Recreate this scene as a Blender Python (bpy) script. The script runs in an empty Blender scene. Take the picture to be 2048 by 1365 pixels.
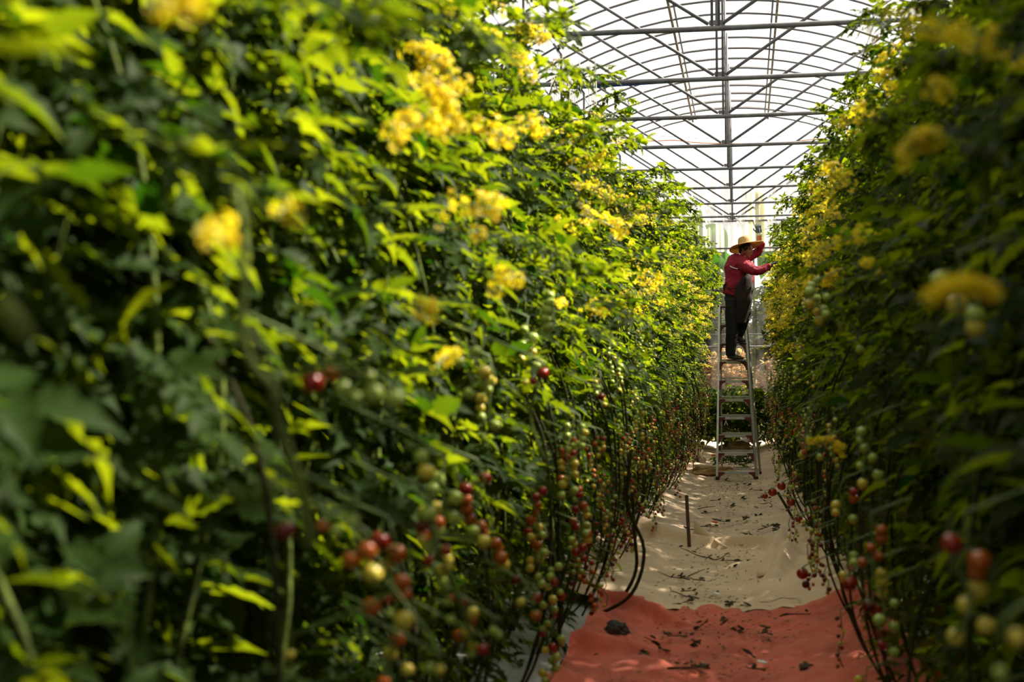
import bpy, bmesh, math, random
import numpy as np
from mathutils import Vector, Matrix, Euler, noise
random.seed(7); rng = np.random.default_rng(11)
PI = math.pi
sc = bpy.context.scene
COL = sc.collection
F = 2048 * 50 / 36.0

# ------------------------------------------------------------------ camera
cam_d = bpy.data.cameras.new('camera'); cam = bpy.data.objects.new('camera', cam_d); COL.objects.link(cam)
cam_d.lens = 50; cam_d.sensor_width = 36; cam_d.clip_start = 0.05; cam_d.clip_end = 300
CAMZ = 1.42
psi = math.atan(468 / F); th = math.atan(70 / F * math.cos(psi))
RC = (Matrix.Rotation(psi, 3, 'Z') @ Matrix.Rotation(PI/2 + th, 3, 'X') @ Matrix.Rotation(-0.005, 3, 'Z'))
cam.matrix_world = Matrix.Translation((0, 0, CAMZ)) @ RC.to_4x4()
cam_d.dof.use_dof = True; cam_d.dof.focus_distance = 19.4; cam_d.dof.aperture_fstop = 3.0
sc.camera = cam
CO = Vector((0, 0, CAMZ))
def ray(px, py): return RC @ Vector(((px - 1024) / F, -(py - 682.5) / F, -1))
def at(px, py, Y): d = ray(px, py); return CO + d * (Y / d.y)
def at_x(px, py, X): d = ray(px, py); return CO + d * (X / d.x)
def at_z(px, py, Z=0.0): d = ray(px, py); return CO + d * ((Z - CAMZ) / d.z)

# ------------------------------------------------------------------ materials
def mat(name, col, rough=0.6, metal=0.0, spec=0.5, var=None, scale=8, bump=0, bscale=40, trans=None, tw=0.4, sheen=0):
    m = bpy.data.materials.new(name); m.use_nodes = True; nt = m.node_tree; n = nt.nodes; L = nt.links
    p = n['Principled BSDF']; out = n['Material Output']
    p.inputs['Base Color'].default_value = (*col, 1); p.inputs['Roughness'].default_value = rough
    p.inputs['Metallic'].default_value = metal; p.inputs['Specular IOR Level'].default_value = spec
    if sheen: p.inputs['Sheen Weight'].default_value = sheen
    if var or bump:
        tc = n.new('ShaderNodeTexCoord')
    if var:
        nz = n.new('ShaderNodeTexNoise'); nz.inputs['Scale'].default_value = scale; nz.inputs['Detail'].default_value = 6
        L.new(tc.outputs['Object'], nz.inputs['Vector'])
        r = n.new('ShaderNodeValToRGB'); r.color_ramp.elements[0].position = .35; r.color_ramp.elements[1].position = .65
        r.color_ramp.elements[0].color = (*var, 1); r.color_ramp.elements[1].color = (*col, 1)
        L.new(nz.outputs['Fac'], r.inputs['Fac']); L.new(r.outputs['Color'], p.inputs['Base Color'])
    if bump:
        nb = n.new('ShaderNodeTexNoise'); nb.inputs['Scale'].default_value = bscale; nb.inputs['Detail'].default_value = 4
        L.new(tc.outputs['Object'], nb.inputs['Vector'])
        b = n.new('ShaderNodeBump'); b.inputs['Strength'].default_value = bump; b.inputs['Distance'].default_value = .02
        L.new(nb.outputs['Fac'], b.inputs['Height']); L.new(b.outputs['Normal'], p.inputs['Normal'])
    if trans:
        t = n.new('ShaderNodeBsdfTranslucent'); t.inputs['Color'].default_value = (*trans, 1)
        mx = n.new('ShaderNodeMixShader'); mx.inputs[0].default_value = tw
        L.new(p.outputs[0], mx.inputs[1]); L.new(t.outputs[0], mx.inputs[2]); L.new(mx.outputs[0], out.inputs[0])
    return m

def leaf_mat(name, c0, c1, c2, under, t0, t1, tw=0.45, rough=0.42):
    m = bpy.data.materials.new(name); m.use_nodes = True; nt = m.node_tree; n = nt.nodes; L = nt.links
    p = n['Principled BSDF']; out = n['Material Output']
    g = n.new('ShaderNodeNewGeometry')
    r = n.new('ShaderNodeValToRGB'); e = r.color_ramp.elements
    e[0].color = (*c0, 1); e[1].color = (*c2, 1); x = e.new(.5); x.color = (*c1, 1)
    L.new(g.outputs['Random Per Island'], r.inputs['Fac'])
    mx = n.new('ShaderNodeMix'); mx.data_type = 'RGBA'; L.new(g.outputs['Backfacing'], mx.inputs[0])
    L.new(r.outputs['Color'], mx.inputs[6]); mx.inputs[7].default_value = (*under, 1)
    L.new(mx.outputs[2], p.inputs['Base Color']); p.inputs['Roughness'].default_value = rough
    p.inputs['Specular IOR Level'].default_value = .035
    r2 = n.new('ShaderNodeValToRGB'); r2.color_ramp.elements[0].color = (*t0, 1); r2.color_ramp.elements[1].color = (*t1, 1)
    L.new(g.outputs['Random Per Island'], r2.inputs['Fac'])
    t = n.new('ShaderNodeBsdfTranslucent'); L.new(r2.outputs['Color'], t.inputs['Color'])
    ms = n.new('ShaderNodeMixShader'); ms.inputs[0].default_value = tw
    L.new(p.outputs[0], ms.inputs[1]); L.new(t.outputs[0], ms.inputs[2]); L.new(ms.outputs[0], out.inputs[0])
    return m

def film_mat(name, col, clear, dirt=None, dscale=(1, 1, 1), rough=0.3):
    m = bpy.data.materials.new(name); m.use_nodes = True; nt = m.node_tree; n = nt.nodes; L = nt.links
    n.remove(n['Principled BSDF']); out = n['Material Output']
    tr = n.new('ShaderNodeBsdfTransparent'); tr.inputs[0].default_value = (.97, .97, .96, 1)
    tl = n.new('ShaderNodeBsdfTranslucent'); tl.inputs[0].default_value = (*col, 1)
    df = n.new('ShaderNodeBsdfDiffuse'); df.inputs[0].default_value = (*[c * .85 for c in col], 1)
    a = n.new('ShaderNodeMixShader'); a.inputs[0].default_value = .3
    L.new(tl.outputs[0], a.inputs[1]); L.new(df.outputs[0], a.inputs[2])
    b = n.new('ShaderNodeMixShader'); L.new(a.outputs[0], b.inputs[1]); L.new(tr.outputs[0], b.inputs[2]); b.inputs[0].default_value = clear
    if dirt:
        tc = n.new('ShaderNodeTexCoord'); mp = n.new('ShaderNodeMapping'); mp.inputs['Scale'].default_value = dscale
        L.new(tc.outputs['Object'], mp.inputs[0]); nz = n.new('ShaderNodeTexNoise'); nz.inputs['Scale'].default_value = 3; nz.inputs['Detail'].default_value = 8
        L.new(mp.outputs[0], nz.inputs['Vector'])
        r = n.new('ShaderNodeMapRange'); r.inputs[1].default_value = .35; r.inputs[2].default_value = .7
        r.inputs[3].default_value = clear + dirt; r.inputs[4].default_value = clear - dirt
        L.new(nz.outputs['Fac'], r.inputs[0]); L.new(r.outputs[0], b.inputs[0])
    L.new(b.outputs[0], out.inputs[0])
    return m

M = {}
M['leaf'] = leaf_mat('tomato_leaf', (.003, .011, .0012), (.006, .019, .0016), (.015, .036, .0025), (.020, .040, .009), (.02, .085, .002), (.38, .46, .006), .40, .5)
M['shrubleaf'] = leaf_mat('shrub_leaf', (.03, .055, .02), (.055, .08, .03), (.10, .11, .05), (.08, .1, .06), (.06, .12, .02), (.25, .28, .06), .35, .6)
M['dryleaf'] = leaf_mat('dry_grass', (.3, .17, .06), (.45, .27, .1), (.5, .35, .15), (.4, .28, .15), (.6, .35, .1), (.8, .5, .15), .4, .7)
M['banana'] = leaf_mat('banana_leaf', (.06, .16, .03), (.08, .2, .04), (.1, .22, .05), (.2, .3, .12), (.2, .5, .05), (.35, .6, .08), .5, .4)
M['bananayellow'] = leaf_mat('banana_leaf_yellow', (.5, .5, .15), (.55, .55, .16), (.6, .6, .2), (.6, .6, .2), (.75, .78, .25), (.8, .82, .35), .6, .5)
M['stem'] = mat('vine_stem', (.11, .15, .028), .7, spec=.1, var=(.04, .055, .015), scale=14, bump=.4)
M['stemwood'] = mat('woody_stem', (.05, .048, .018), .8, spec=.08, var=(.025, .024, .012), scale=18, bump=.6)
M['stalk'] = mat('fruit_stalk', (.13, .2, .05), .6)
M['petal'] = mat('flower_petal', (.86, .66, .012), .5, trans=(.98, .84, .02), tw=.5)
M['bud'] = mat('flower_bud', (.42, .36, .17), .7, trans=(.6, .52, .2), tw=.35)
M['t_red'] = mat('tomato_red', (.26, .012, .007), .18, var=(.33, .022, .008), scale=20)
M['t_dark'] = mat('tomato_dark_red', (.13, .007, .008), .2)
M['t_orange'] = mat('tomato_orange', (.48, .13, .012), .2, var=(.42, .07, .01), scale=25)
M['t_yellow'] = mat('tomato_yellow', (.72, .52, .05), .22, var=(.62, .56, .09), scale=25)
M['t_green'] = mat('tomato_green', (.34, .45, .07), .2, var=(.42, .52, .11), scale=25)
M['steel'] = mat('galvanised_steel', (.20, .20, .22), .55, metal=.35, var=(.13, .13, .15), scale=10)
M['arch'] = mat('arch_steel', (.16, .155, .18), .6, metal=.3)
M['rail'] = mat('rail_wood', (.32, .22, .12), .6, var=(.08, .06, .05), scale=9)
M['blue'] = mat('blue_pipe', (.01, .05, .28), .35)
M['film'] = film_mat('roof_film', (.97, .97, .95), .85)
M['filmgrey'] = film_mat('vent_film', (.62, .61, .56), .6)
M['filmside'] = film_mat('side_film', (.6, .6, .56), .35)
M['filmblock'] = film_mat('light_block_film', (.3, .32, .28), .12)  # dark, nearly opaque film for the added light-blocking wall
M['filmend'] = film_mat('end_film', (.8, .78, .72), .93, .05, (3, 1, .6))
M['curtain'] = film_mat('curtain_film', (.82, .77, .72), .42, .05, (6, 1, .25))
M['alu'] = mat('ladder_aluminium', (.72, .74, .78), .35, metal=.7, var=(.55, .57, .6), scale=12)
M['fibre'] = mat('ladder_rear_rail', (.50, .46, .36), .5, metal=.3)
M['bracket'] = mat('ladder_bracket', (.16, .03, .035), .45)
M['rubber'] = mat('rubber', (.03, .028, .03), .8)
M['beige'] = mat('beige_cloth', (.86, .66, .45), .9, var=(.68, .50, .33), scale=2.2, bump=.7, bscale=14, sheen=.2)
M['pinkbeige'] = mat('dusty_cloth', (.82, .62, .46), .9, var=(.60, .44, .32), scale=2.5, bump=.7, bscale=12, sheen=.2)
M['redcloth'] = mat('red_cloth', (.74, .15, .085), .9, var=(.52, .10, .06), scale=2.5, bump=.7, bscale=12, sheen=.2)
M['tancloth'] = mat('tan_cloth', (.60, .40, .20), .85, var=(.5, .33, .17), scale=3, bump=.4)
M['soil'] = mat('soil', (.07, .05, .035), .95, var=(.04, .028, .02), scale=5, bump=1, bscale=9)
M['mulch'] = mat('mulch_film', (.55, .56, .55), .5, var=(.4, .4, .38), scale=3, bump=.5, bscale=10)
M['stake'] = mat('wood_stake', (.13, .075, .045), .75, var=(.08, .045, .03), scale=30)
M['twig'] = mat('dry_twig', (.045, .035, .02), .9)
M['deadleaf'] = mat('dead_leaf', (.05, .055, .025), .9, var=(.08, .06, .03), scale=30)
M['orange'] = mat('orange_rope', (.75, .22, .05), .6)
M['twine'] = mat('white_twine', (.85, .83, .76), .7, trans=(.9, .88, .8), tw=.4)
M['white'] = mat('white_plastic', (.85, .85, .84), .4)
M['jacket'] = mat('crimson_jacket', (.30, .004, .030), .8, var=(.21, .003, .02), scale=9, bump=.35, bscale=18)
M['apron'] = mat('dark_apron', (.016, .006, .007), .85, bump=.3, bscale=14)
M['trousers'] = mat('black_trousers', (.008, .008, .009), .85, bump=.3, bscale=14)
M['skin'] = mat('skin', (.35, .15, .08), .5)
M['hair'] = mat('hair', (.012, .009, .008), .5)
M['eye'] = mat('eye', (.03, .02, .02), .2)
M['straw'] = mat('straw', (.66, .46, .18), .75, var=(.52, .34, .12), scale=30, bump=.5, bscale=60, trans=(.7, .42, .12), tw=.22)
M['glove'] = mat('grey_glove', (.06, .08, .11), .75, bump=.3, bscale=60)
M['cuff'] = mat('glove_cuff', (.55, .58, .5), .8)
M['shoe'] = mat('grey_green_shoe', (.07, .065, .04), .8)
M['sock'] = mat('grey_sock', (.3, .3, .32), .9)
M['stripe'] = mat('reflective_stripe', (.62, .58, .52), .5)
M['lit'] = mat('outside_ground', (.16, .13, .08), .9)
M['grey'] = mat('grey_sack', (.07, .07, .065), .85, bump=.6)

# ------------------------------------------------------------------ mesh helpers
def props(o, label=None, cat=None, group=None, kind=None):
    if label: o['label'] = label
    if cat: o['category'] = cat
    if group: o['group'] = group
    if kind: o['kind'] = kind
    return o
def empty(name, loc=(0, 0, 0), **k):
    o = bpy.data.objects.new(name, None); o.location = loc; o.empty_display_size = .1; COL.objects.link(o); return props(o, **k)
def link(name, me, parent=None, wp=True, **k):
    o = bpy.data.objects.new(name, me); COL.objects.link(o)
    if parent:
        o.parent = parent
        if wp: o.matrix_parent_inverse = wmat(parent).inverted()
    return props(o, **k)
def wmat(o):
    m = Matrix.LocRotScale(o.location, o.rotation_euler, o.scale)
    if o.parent: return wmat(o.parent) @ o.matrix_parent_inverse @ m
    return m
def bm_obj(name, bm, m, parent=None, smooth=True, **k):
    me = bpy.data.meshes.new(name); bm.to_mesh(me); bm.free(); me.materials.append(m)
    if smooth: me.shade_smooth()
    return link(name, me, parent, **k)
def np_mesh(name, V, Q, m, smooth=False):
    me = bpy.data.meshes.new(name); V = np.asarray(V, dtype=np.float32); Q = np.asarray(Q, dtype=np.int32)
    me.vertices.add(len(V)); me.vertices.foreach_set('co', V.ravel())
    k = Q.shape[1]; me.loops.add(Q.size); me.loops.foreach_set('vertex_index', Q.ravel())
    me.polygons.add(len(Q)); me.polygons.foreach_set('loop_start', np.arange(0, Q.size, k, dtype=np.int32))
    me.polygons.foreach_set('loop_total', np.full(len(Q), k, dtype=np.int32))
    me.update(calc_edges=True); me.materials.append(m)
    if smooth: me.shade_smooth()
    return me
def tube(bm, pts, rad, seg=8, cap=True):
    pts = [Vector(p) for p in pts]; n = len(pts)
    if not hasattr(rad, '__len__'): rad = [rad] * n
    prev = None; rings = []
    for i, p in enumerate(pts):
        t = (pts[min(i + 1, n - 1)] - pts[max(i - 1, 0)]).normalized()
        if prev is None:
            a = Vector((0, 0, 1)) if abs(t.z) < .9 else Vector((1, 0, 0)); u = t.cross(a).normalized()
        else:
            u = (prev - t * prev.dot(t)).normalized()
        prev = u; v = t.cross(u); r = rad[i]
        rx, ry = (r if hasattr(r, '__len__') else (r, r))
        rings.append([bm.verts.new(p + u * (rx * math.cos(a)) + v * (ry * math.sin(a))) for a in [2 * PI * k / seg for k in range(seg)]])
    for i in range(n - 1):
        for k in range(seg):
            bm.faces.new((rings[i][k], rings[i][(k + 1) % seg], rings[i + 1][(k + 1) % seg], rings[i + 1][k]))
    if cap:
        bm.faces.new(rings[0][::-1]); bm.faces.new(rings[-1])
def box(bm, c, s, rot=None, bev=0):
    r = bmesh.ops.create_cube(bm, size=1, matrix=Matrix.Translation(c) @ (rot.to_4x4() if rot else Matrix()) @ Matrix.Diagonal((*s, 1)))
    if bev:
        ed = list({e for v in r['verts'] for e in v.link_edges})
        bmesh.ops.bevel(bm, geom=ed, offset=bev, segments=2, affect='EDGES')
def ball(bm, c, s, rot=None, u=16, v=10):
    bmesh.ops.create_uvsphere(bm, u_segments=u, v_segments=v, radius=1, matrix=Matrix.Translation(c) @ (rot.to_4x4() if rot else Matrix()) @ Matrix.Diagonal((*s, 1)))
def beam(bm, a, b, w, d, bev=0):
    a = Vector(a); b = Vector(b); t = b - a; q = t.to_track_quat('Z', 'Y').to_matrix()
    box(bm, (a + b) / 2, (w, d, t.length), q, bev)
def catmull(pts, k=5):
    P = [Vector(p) for p in pts]; P = [P[0] * 2 - P[1]] + P + [P[-1] * 2 - P[-2]]; out = []
    for i in range(1, len(P) - 2):
        for j in range(k):
            t = j / k; a, b, c, d = P[i - 1:i + 3]
            out.append(.5 * ((2 * b) + (c - a) * t + (2 * a - 5 * b + 4 * c - d) * t * t + (3 * b - a - 3 * c + d) * t ** 3))
    out.append(P[-2]); return out
def sn(x, y, s=0): return noise.noise(Vector((x, y, s)))

# ------------------------------------------------------------------ greenhouse shell (setting)
XC, HW, CH, RISE = -.235, 4.0, 4.42, 1.96
R_ = (HW * HW + RISE * RISE) / (2 * RISE)
def arch_z(dx, off=0): return CH + RISE - R_ + math.sqrt(max(0, (R_ + off) ** 2 - dx * dx))
Y0, Y1 = -2.0, 28.0
def grid(nx, ny, fn, closed=False):
    V = [fn(i / nx, j / ny) for j in range(ny + 1) for i in range(nx + 1)]
    Q = [(j * (nx + 1) + i, j * (nx + 1) + i + 1, (j + 1) * (nx + 1) + i + 1, (j + 1) * (nx + 1) + i) for j in range(ny) for i in range(nx)]
    return V, Q
def struct(name, V, Q, m, smooth=True): return link(name, np_mesh(name, V, Q, m, smooth), kind='structure')
struct('floor', *grid(60, 120, lambda u, v: (XC - HW + 2 * HW * u, Y0 + (Y1 - Y0) * v, -.03 + .02 * sn(u * 30, v * 60))), M['soil'])
struct('ceiling', *grid(48, 20, lambda u, v: (XC - HW + 2 * HW * u, Y0 + (Y1 - Y0) * v, arch_z((u * 2 - 1) * HW, .02) + .02)), M['film'])
struct('wall_left', *grid(1, 1, lambda u, v: (XC - HW - .03, Y0 + (Y1 - Y0) * u, CH * v + .02 * v)), M['filmside'])
struct('wall_right', *grid(1, 1, lambda u, v: (XC + HW + .03, Y0 + (Y1 - Y0) * u, CH * v + .02 * v)), M['filmside'])
struct('wall_back_blocker', *grid(40, 12, lambda u, v: (XC - HW + 2 * HW * u, Y0 - .04, arch_z((u * 2 - 1) * HW, .02) * v)), M['filmblock'])  # unseen wall added behind the camera to keep sky light off the near leaves
struct('wall_end', *grid(40, 12, lambda u, v: (XC - HW + 2 * HW * u, Y1 + .04, arch_z((u * 2 - 1) * HW, .02) * v)), M['filmend'])
# ground outside the end wall
struct('ground_outside', *grid(20, 20, lambda u, v: (-9 + 18 * u, Y1 + .1 + 14 * v, -.05 + .1 * sn(u * 9, v * 9) + .2 * v)), M['lit'])
# inner curtain of dusty film on the end wall
def curt(u, v):
    x = -1.75 + 3.6 * u
    return (x, Y1 - .12 + .03 * math.sin(x * 21) + .02 * math.sin(x * 53), 3.8 + 1.5 * v)
link('curtain_film', np_mesh('curtain_film', *grid(160, 4, curt), M['curtain'], True),
     label='dusty translucent plastic curtain hung over the end wall behind the ladder', cat='plastic curtain')
# horizontal bars of the end wall
for z, r, lb in [(3.86, .019, 'grey steel bar across the end wall at the height of the straw hat'), (2.19, .014, 'thin steel bar across the end wall, upper of the two behind the ladder'),
             (1.95, .024, 'thick pale steel bar across the end wall, lower of the two behind the ladder')]:
    bm = bmesh.new(); tube(bm, [(XC - HW, Y1 - .2, z), (XC + HW, Y1 - .2, z)], r, 10)
    bm_obj('wall_bar', bm, M['steel'], label=lb, cat='steel bar')

# ------------------------------------------------------------------ roof frame
TR = [12.3 + 2.115 * i for i in range(8)] + [27.9]
where = ['nearest truss, bottom bar high in the picture under the roof arches', 'second roof truss from the camera, blue pipe slung beneath its bar',
         'third roof truss from the camera, beside white twine loops', 'fourth roof truss from the camera, above the orange cord',
         'fifth from the camera, below the orange cord', 'sixth roof truss from the camera, well above the worker',
         'seventh roof truss from the camera, above the straw hat', 'eighth roof truss from the camera, next to last before the end wall', 'last roof truss, fixed right against the end wall just above the raised glove']
for i, y in enumerate([8.07, 10.185] + TR):
    j = i - 2
    lb = ('grey steel truss overhead, hidden above the top of the frame' if j < 0 else 'grey steel ' + where[j] if j == 0 else 'grey steel ' + where[j].replace('second roof', 'second roof'))
    t = empty('roof_truss', (XC, y, CH), label=lb, cat='roof truss', group='roof trusses across the greenhouse')
    bm = bmesh.new(); tube(bm, [(XC - HW, y, CH), (XC, y, CH - .02), (XC + HW, y, CH)], .024 if j < 4 else .02, 10); bm_obj('bottom_chord', bm, M['steel'], t)
    for s in (-1, 1):
        bm = bmesh.new(); tube(bm, [(XC + s * .06, y, CH + .02), (XC + s * 2.2, y, arch_z(2.2))], .0165, 8); bm_obj('diagonal', bm, M['steel'], t)
    for s in (-.03, .03) if j < 2 else (0,):
        bm = bmesh.new(); tube(bm, [(XC + s, y, CH), (XC + s, y, arch_z(0))], .0125, 8); bm_obj('king_post', bm, M['steel'], t)
    bm = bmesh.new(); box(bm, (XC, y, CH + .03), (.11, .012, .045), bev=.004); bm_obj('gusset_plate', bm, M['steel'], t, smooth=False)
def arcpts(x0, x1, y, off=0, n=28): return [(x0 + (x1 - x0) * k / n, y, arch_z(x0 + (x1 - x0) * k / n - XC, off)) for k in range(n + 1)]
for i in range(28):
    y = 27.4 - .705 * i
    bm = bmesh.new(); tube(bm, arcpts(XC - HW, XC + HW, y), .0155, 6)
    lb = 'thin grey roof arch, last before the bright gable' if i == 0 else 'thin grey curved roof arch in the run of arches over the row'
    bm_obj('roof_arch', bm, M['arch'], label=lb, cat='roof arch', group='roof arches')
for i in range(18):
    y = 27.05 - .705 * i
    bm = bmesh.new(); tube(bm, arcpts(-.97, .45, y, .09, 14), .013, 6)
    bm_obj('vent_arch', bm, M['arch'], label='short thin arch of the raised roof vent between the two long rails', cat='roof arch', group='short arches of the ridge vent')
for x, lb in ((-.97, 'left of the ridge posts'), (.45, 'right of the ridge posts')):
    z = arch_z(x - XC)
    bm = bmesh.new(); box(bm, (x, 15.2, z - .02), (.03, 24.6, .05)); bm_obj('vent_rail', bm, M['rail'], smooth=False, label='brown streaked film-clamping rail along the roof vent, ' + lb, cat='roof rail')
    bm = bmesh.new(); s = 1 if x < 0 else -1; tube(bm, [(x + s * .06, 2.9, z + .01), (x + s * .06, 27.5, z + .01)], .014, 8)
    bm_obj('vent_tube', bm, M['steel'], label='thin grey tube beside the brown roof rail, ' + lb, cat='roof tube')
V, Q = grid(16, 50, lambda u, v: (-2.5 + 1.55 * u, 3 + 24.5 * v, arch_z(-2.5 + 1.55 * u - XC, .0) + .03 + .01 * sn(u * 4, v * 60)))
link('vent_film', np_mesh('vent_film', V, Q, M['filmgrey'], True), label='greyish wrinkled plastic film sheet under the roof beside the left vent rail', cat='plastic film')
a = at(1150, 175, 14.3); b = at(1352, 162, 14.9)
bm = bmesh.new(); tube(bm, [a, (a + b) / 2, b], .02, 10); bm_obj('blue_pipe', bm, M['blue'], label='dark blue pipe slung under the second roof truss', cat='pipe')
bm = bmesh.new(); tube(bm, catmull([at(1240, 275, 27), at(1300, 282, 27), at(1350, 281, 27), at(1400, 286, 27), at(1480, 287, 27), at(1560, 285, 27), at(1650, 277, 27)]), .009, 6)
bm_obj('orange_rope', bm, M['orange'], label='thin orange cord strung across the greenhouse under the gable', cat='cord')
bm = bmesh.new(); tube(bm, [at(1250, 268, 26.5), at(1400, 277, 26.5), at(1650, 270, 26.5)], .003, 5)
bm_obj('wire', bm, M['steel'], label='very thin wire strung just above the orange cord', cat='wire')
for i, y in enumerate((8.4, 10.4, 12.6, 14.4, 18.6, 22.8)):
    bm = bmesh.new(); tube(bm, [(-1.68, y, 4.4), (-1.61, y, 4.3), (-1.61, y, 0)], .013, 8)
    bm_obj('trellis_post', bm, M['steel'], label='slim blue-grey trellis post standing in the row of vines left of the aisle', cat='post', group='trellis posts')
for x, nm in ((-1.15, 'left'), (.75, 'right')):
    for z in (3.45, 3.1):
        bm = bmesh.new(); tube(bm, [(x, .3, z), (x, 27.5, z)], .003, 6)
        bm_obj('trellis_wire', bm, M['steel'], label='%s trellis wire above the %s row of vines' % ('upper' if z > 3.3 else 'lower', nm), cat='wire', group='trellis wires')
for i in range(26):
    px = random.uniform(1100, 1192) if i < 16 else random.uniform(1190, 1225); Y = 14.2 + random.uniform(-1.5, .4) if i < 16 else 17
    py = 105 + random.uniform(0, 30) if i < 16 else 215 + random.uniform(0, 15)
    a = at(px, py, Y); l = random.uniform(.35, .6)
    bm = bmesh.new(); w = random.uniform(.008, .02)
    tube(bm, catmull([a, a + Vector((-w, 0, -l * .4)), a + Vector((-w * .6, 0, -l)), a + Vector((w * .6, .005, -l)), a + Vector((w, 0, -l * .4)), a + Vector((.002, 0, 0))], 3), .0035, 5)
    bm_obj('twine_loop', bm, M['twine'], label='white twine loop hanging over the left row near the roof trusses' if i < 16 else 'white twine loop hanging lower, beside the third truss bar', cat='twine', group='hanging twine loops')

# ------------------------------------------------------------------ ground cloths
def fz(x, y):
    d = (x - (-.22)) / .55
    return .10 * max(0, abs(d) - .45) ** 1.5 + .0
def cloth(name, x0, x1, y0, y1, base, amp, m, seed, nx, ny, extra=None, **k):
    def fn(u, v):
        y = y0 + (y1 - y0) * v; x = x0 + (x1 - x0) * u
        ey = .05 * sn(x * 3, seed, 3) * (1 if v in (0, 1) or v < .04 or v > .96 else 0)
        z = base + fz(x, y) + amp * (sn(x * 2.2, y * 1.7, seed) + .6 * abs(sn(x * 4.5 + sn(x, y, 9) * 2, y * 4, seed + 5)) + .22 * sn(x * 13, y * 11, seed + 8))
        z += amp * .9 * max(0, abs(x + .22) - .35) * abs(sn(y * 3.5, x * 2, seed + 20)) * 3
        if extra: z += extra(x, y)
        return (x, y + ey, max(z, .002))
    V, Q = grid(nx, ny, fn)
    return link(name, np_mesh(name, V, Q, m, True), **k)
def gs(x, s): return math.exp(-(x / s) ** 2)
def ex_red(x, y): return .10 * gs(y - 8.05 + .6 * (x + .3), .06) * gs(x + .62, .25) + .09 * gs(y - 7.3 - .4 * x, .08) * gs(x + .75, .35) + .03 * gs(y - 7.75, .08) * gs(x + .1, .3) + .10 * max(0, -x - .72)
cloth('ground_cloth', -.86, .75, 4.2, 8.62, .018, .07, M['redcloth'], 3, 130, 260, ex_red,
      label='faded red cloth spread on the aisle floor nearest the camera, strewn with crumbs', cat='ground cloth')
def ex_b(x, y):
    return (.09 * gs(y - 11.6 + .35 * x, .08) + .13 * gs(x - .28 - .12 * (y - 10.6), .07) * gs(y - 10.3, .9) + .05 * gs(y - 9.1, .35) * gs(x - .3, .14)
            + .03 * gs(y - 8.6, .12))
cloth('ground_cloth', -1.15, .65, 8.45, 12.0, .03, .05, M['beige'], 8, 120, 210, ex_b,
      label='cream cloth on the aisle floor between the red cloth and the wooden stake', cat='ground cloth')
def ex_c(x, y):
    return .05 * gs(y - 11.95, .1) * gs(x + .55, .3) + .06 * max(0, y - 22) * .3 + .03 * gs(y - 14.5 - x, .2) + .05*gs(x-.36,.1)*abs(sn(y*2,0,4))
cloth('ground_cloth', -1.0, .6, 11.8, 27.4, .02, .045, M['pinkbeige'], 14, 100, 520, ex_c,
      label='dusty pinkish beige cloth covering the aisle floor under the ladder', cat='ground cloth')
# upturned edge at the stake
def flap(u, v):
    a = at_z(1388, 1078, .05); b = at_z(1460, 1098, .04); p = a.lerp(b, u); h = .14 * (1 - u) ** 1.2
    return (p.x, p.y + .03 * v - .04 * math.sin(v * 3), p.z + h * v + .004)
V, Q = grid(20, 8, flap); link('cloth_flap', np_mesh('cloth_flap', V, Q, M['pinkbeige'], True), label='upturned dusty cloth edge beside the foot of the wooden stake', cat='cloth')
def flap2(u, v):
    w = catmull([at_z(1592, 1078, .06), at_z(1582, 1100, .05), at_z(1566, 1128, .05), at_z(1536, 1150, .05)], 6); k = u * (len(w) - 1.001); i = int(k); p = w[i].lerp(w[i + 1], k - i)
    h = .17 * math.sin(PI * min(1, .15 + u * .85)) ** .7; a = v * 3.6
    return (p.x - .07 * (1 - math.cos(a)) * .6 + .03 * sn(u * 6, v), p.y - .02 * v, p.z - .01 + h * math.sin(a * .62) + .01 * sn(u * 9, v * 3, 2))
V, Q = grid(36, 16, flap2); cf = link('cloth_fold', np_mesh('cloth_fold', V, Q, M['beige'], True), label='lifted curling fold of cream cloth at the right edge of the aisle', cat='cloth')
sd = cf.modifiers.new('thick', 'SOLIDIFY'); sd.thickness = .004
# mulch sheet under left row
V, Q = grid(30, 200, lambda u, v: (-1.9 + 1.0 * u, .5 + 26.5 * v, .01 + .08 * math.sin(u * PI) ** .6 + .03 * abs(sn(u * 5, v * 60))))
link('mulch_sheet', np_mesh('mulch_sheet', V, Q, M['mulch'], True), label='pale grey mulch sheet along the foot of the left row', cat='mulch sheet')
V, Q = grid(30, 200, lambda u, v: (.5 + 1.0 * u, .5 + 26.5 * v, .01 + .08 * math.sin(u * PI) ** .6 + .03 * abs(sn(u * 5, v * 60, 4))))
link('mulch_sheet', np_mesh('mulch_sheet', V, Q, M['mulch'], True), label='pale grey mulch sheet along the foot of the right row', cat='mulch sheet')

# stake
a = at_z(1379, 1095, .03); b = at(1373, 991, a.y)
bm = bmesh.new(); beam(bm, a - Vector((0, 0, .03)), b, .032, .028, .004); bm_obj('wooden_stake', bm, M['stake'], smooth=False, label='short dark wooden stake upright at the left edge of the aisle', cat='stake')
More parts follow.
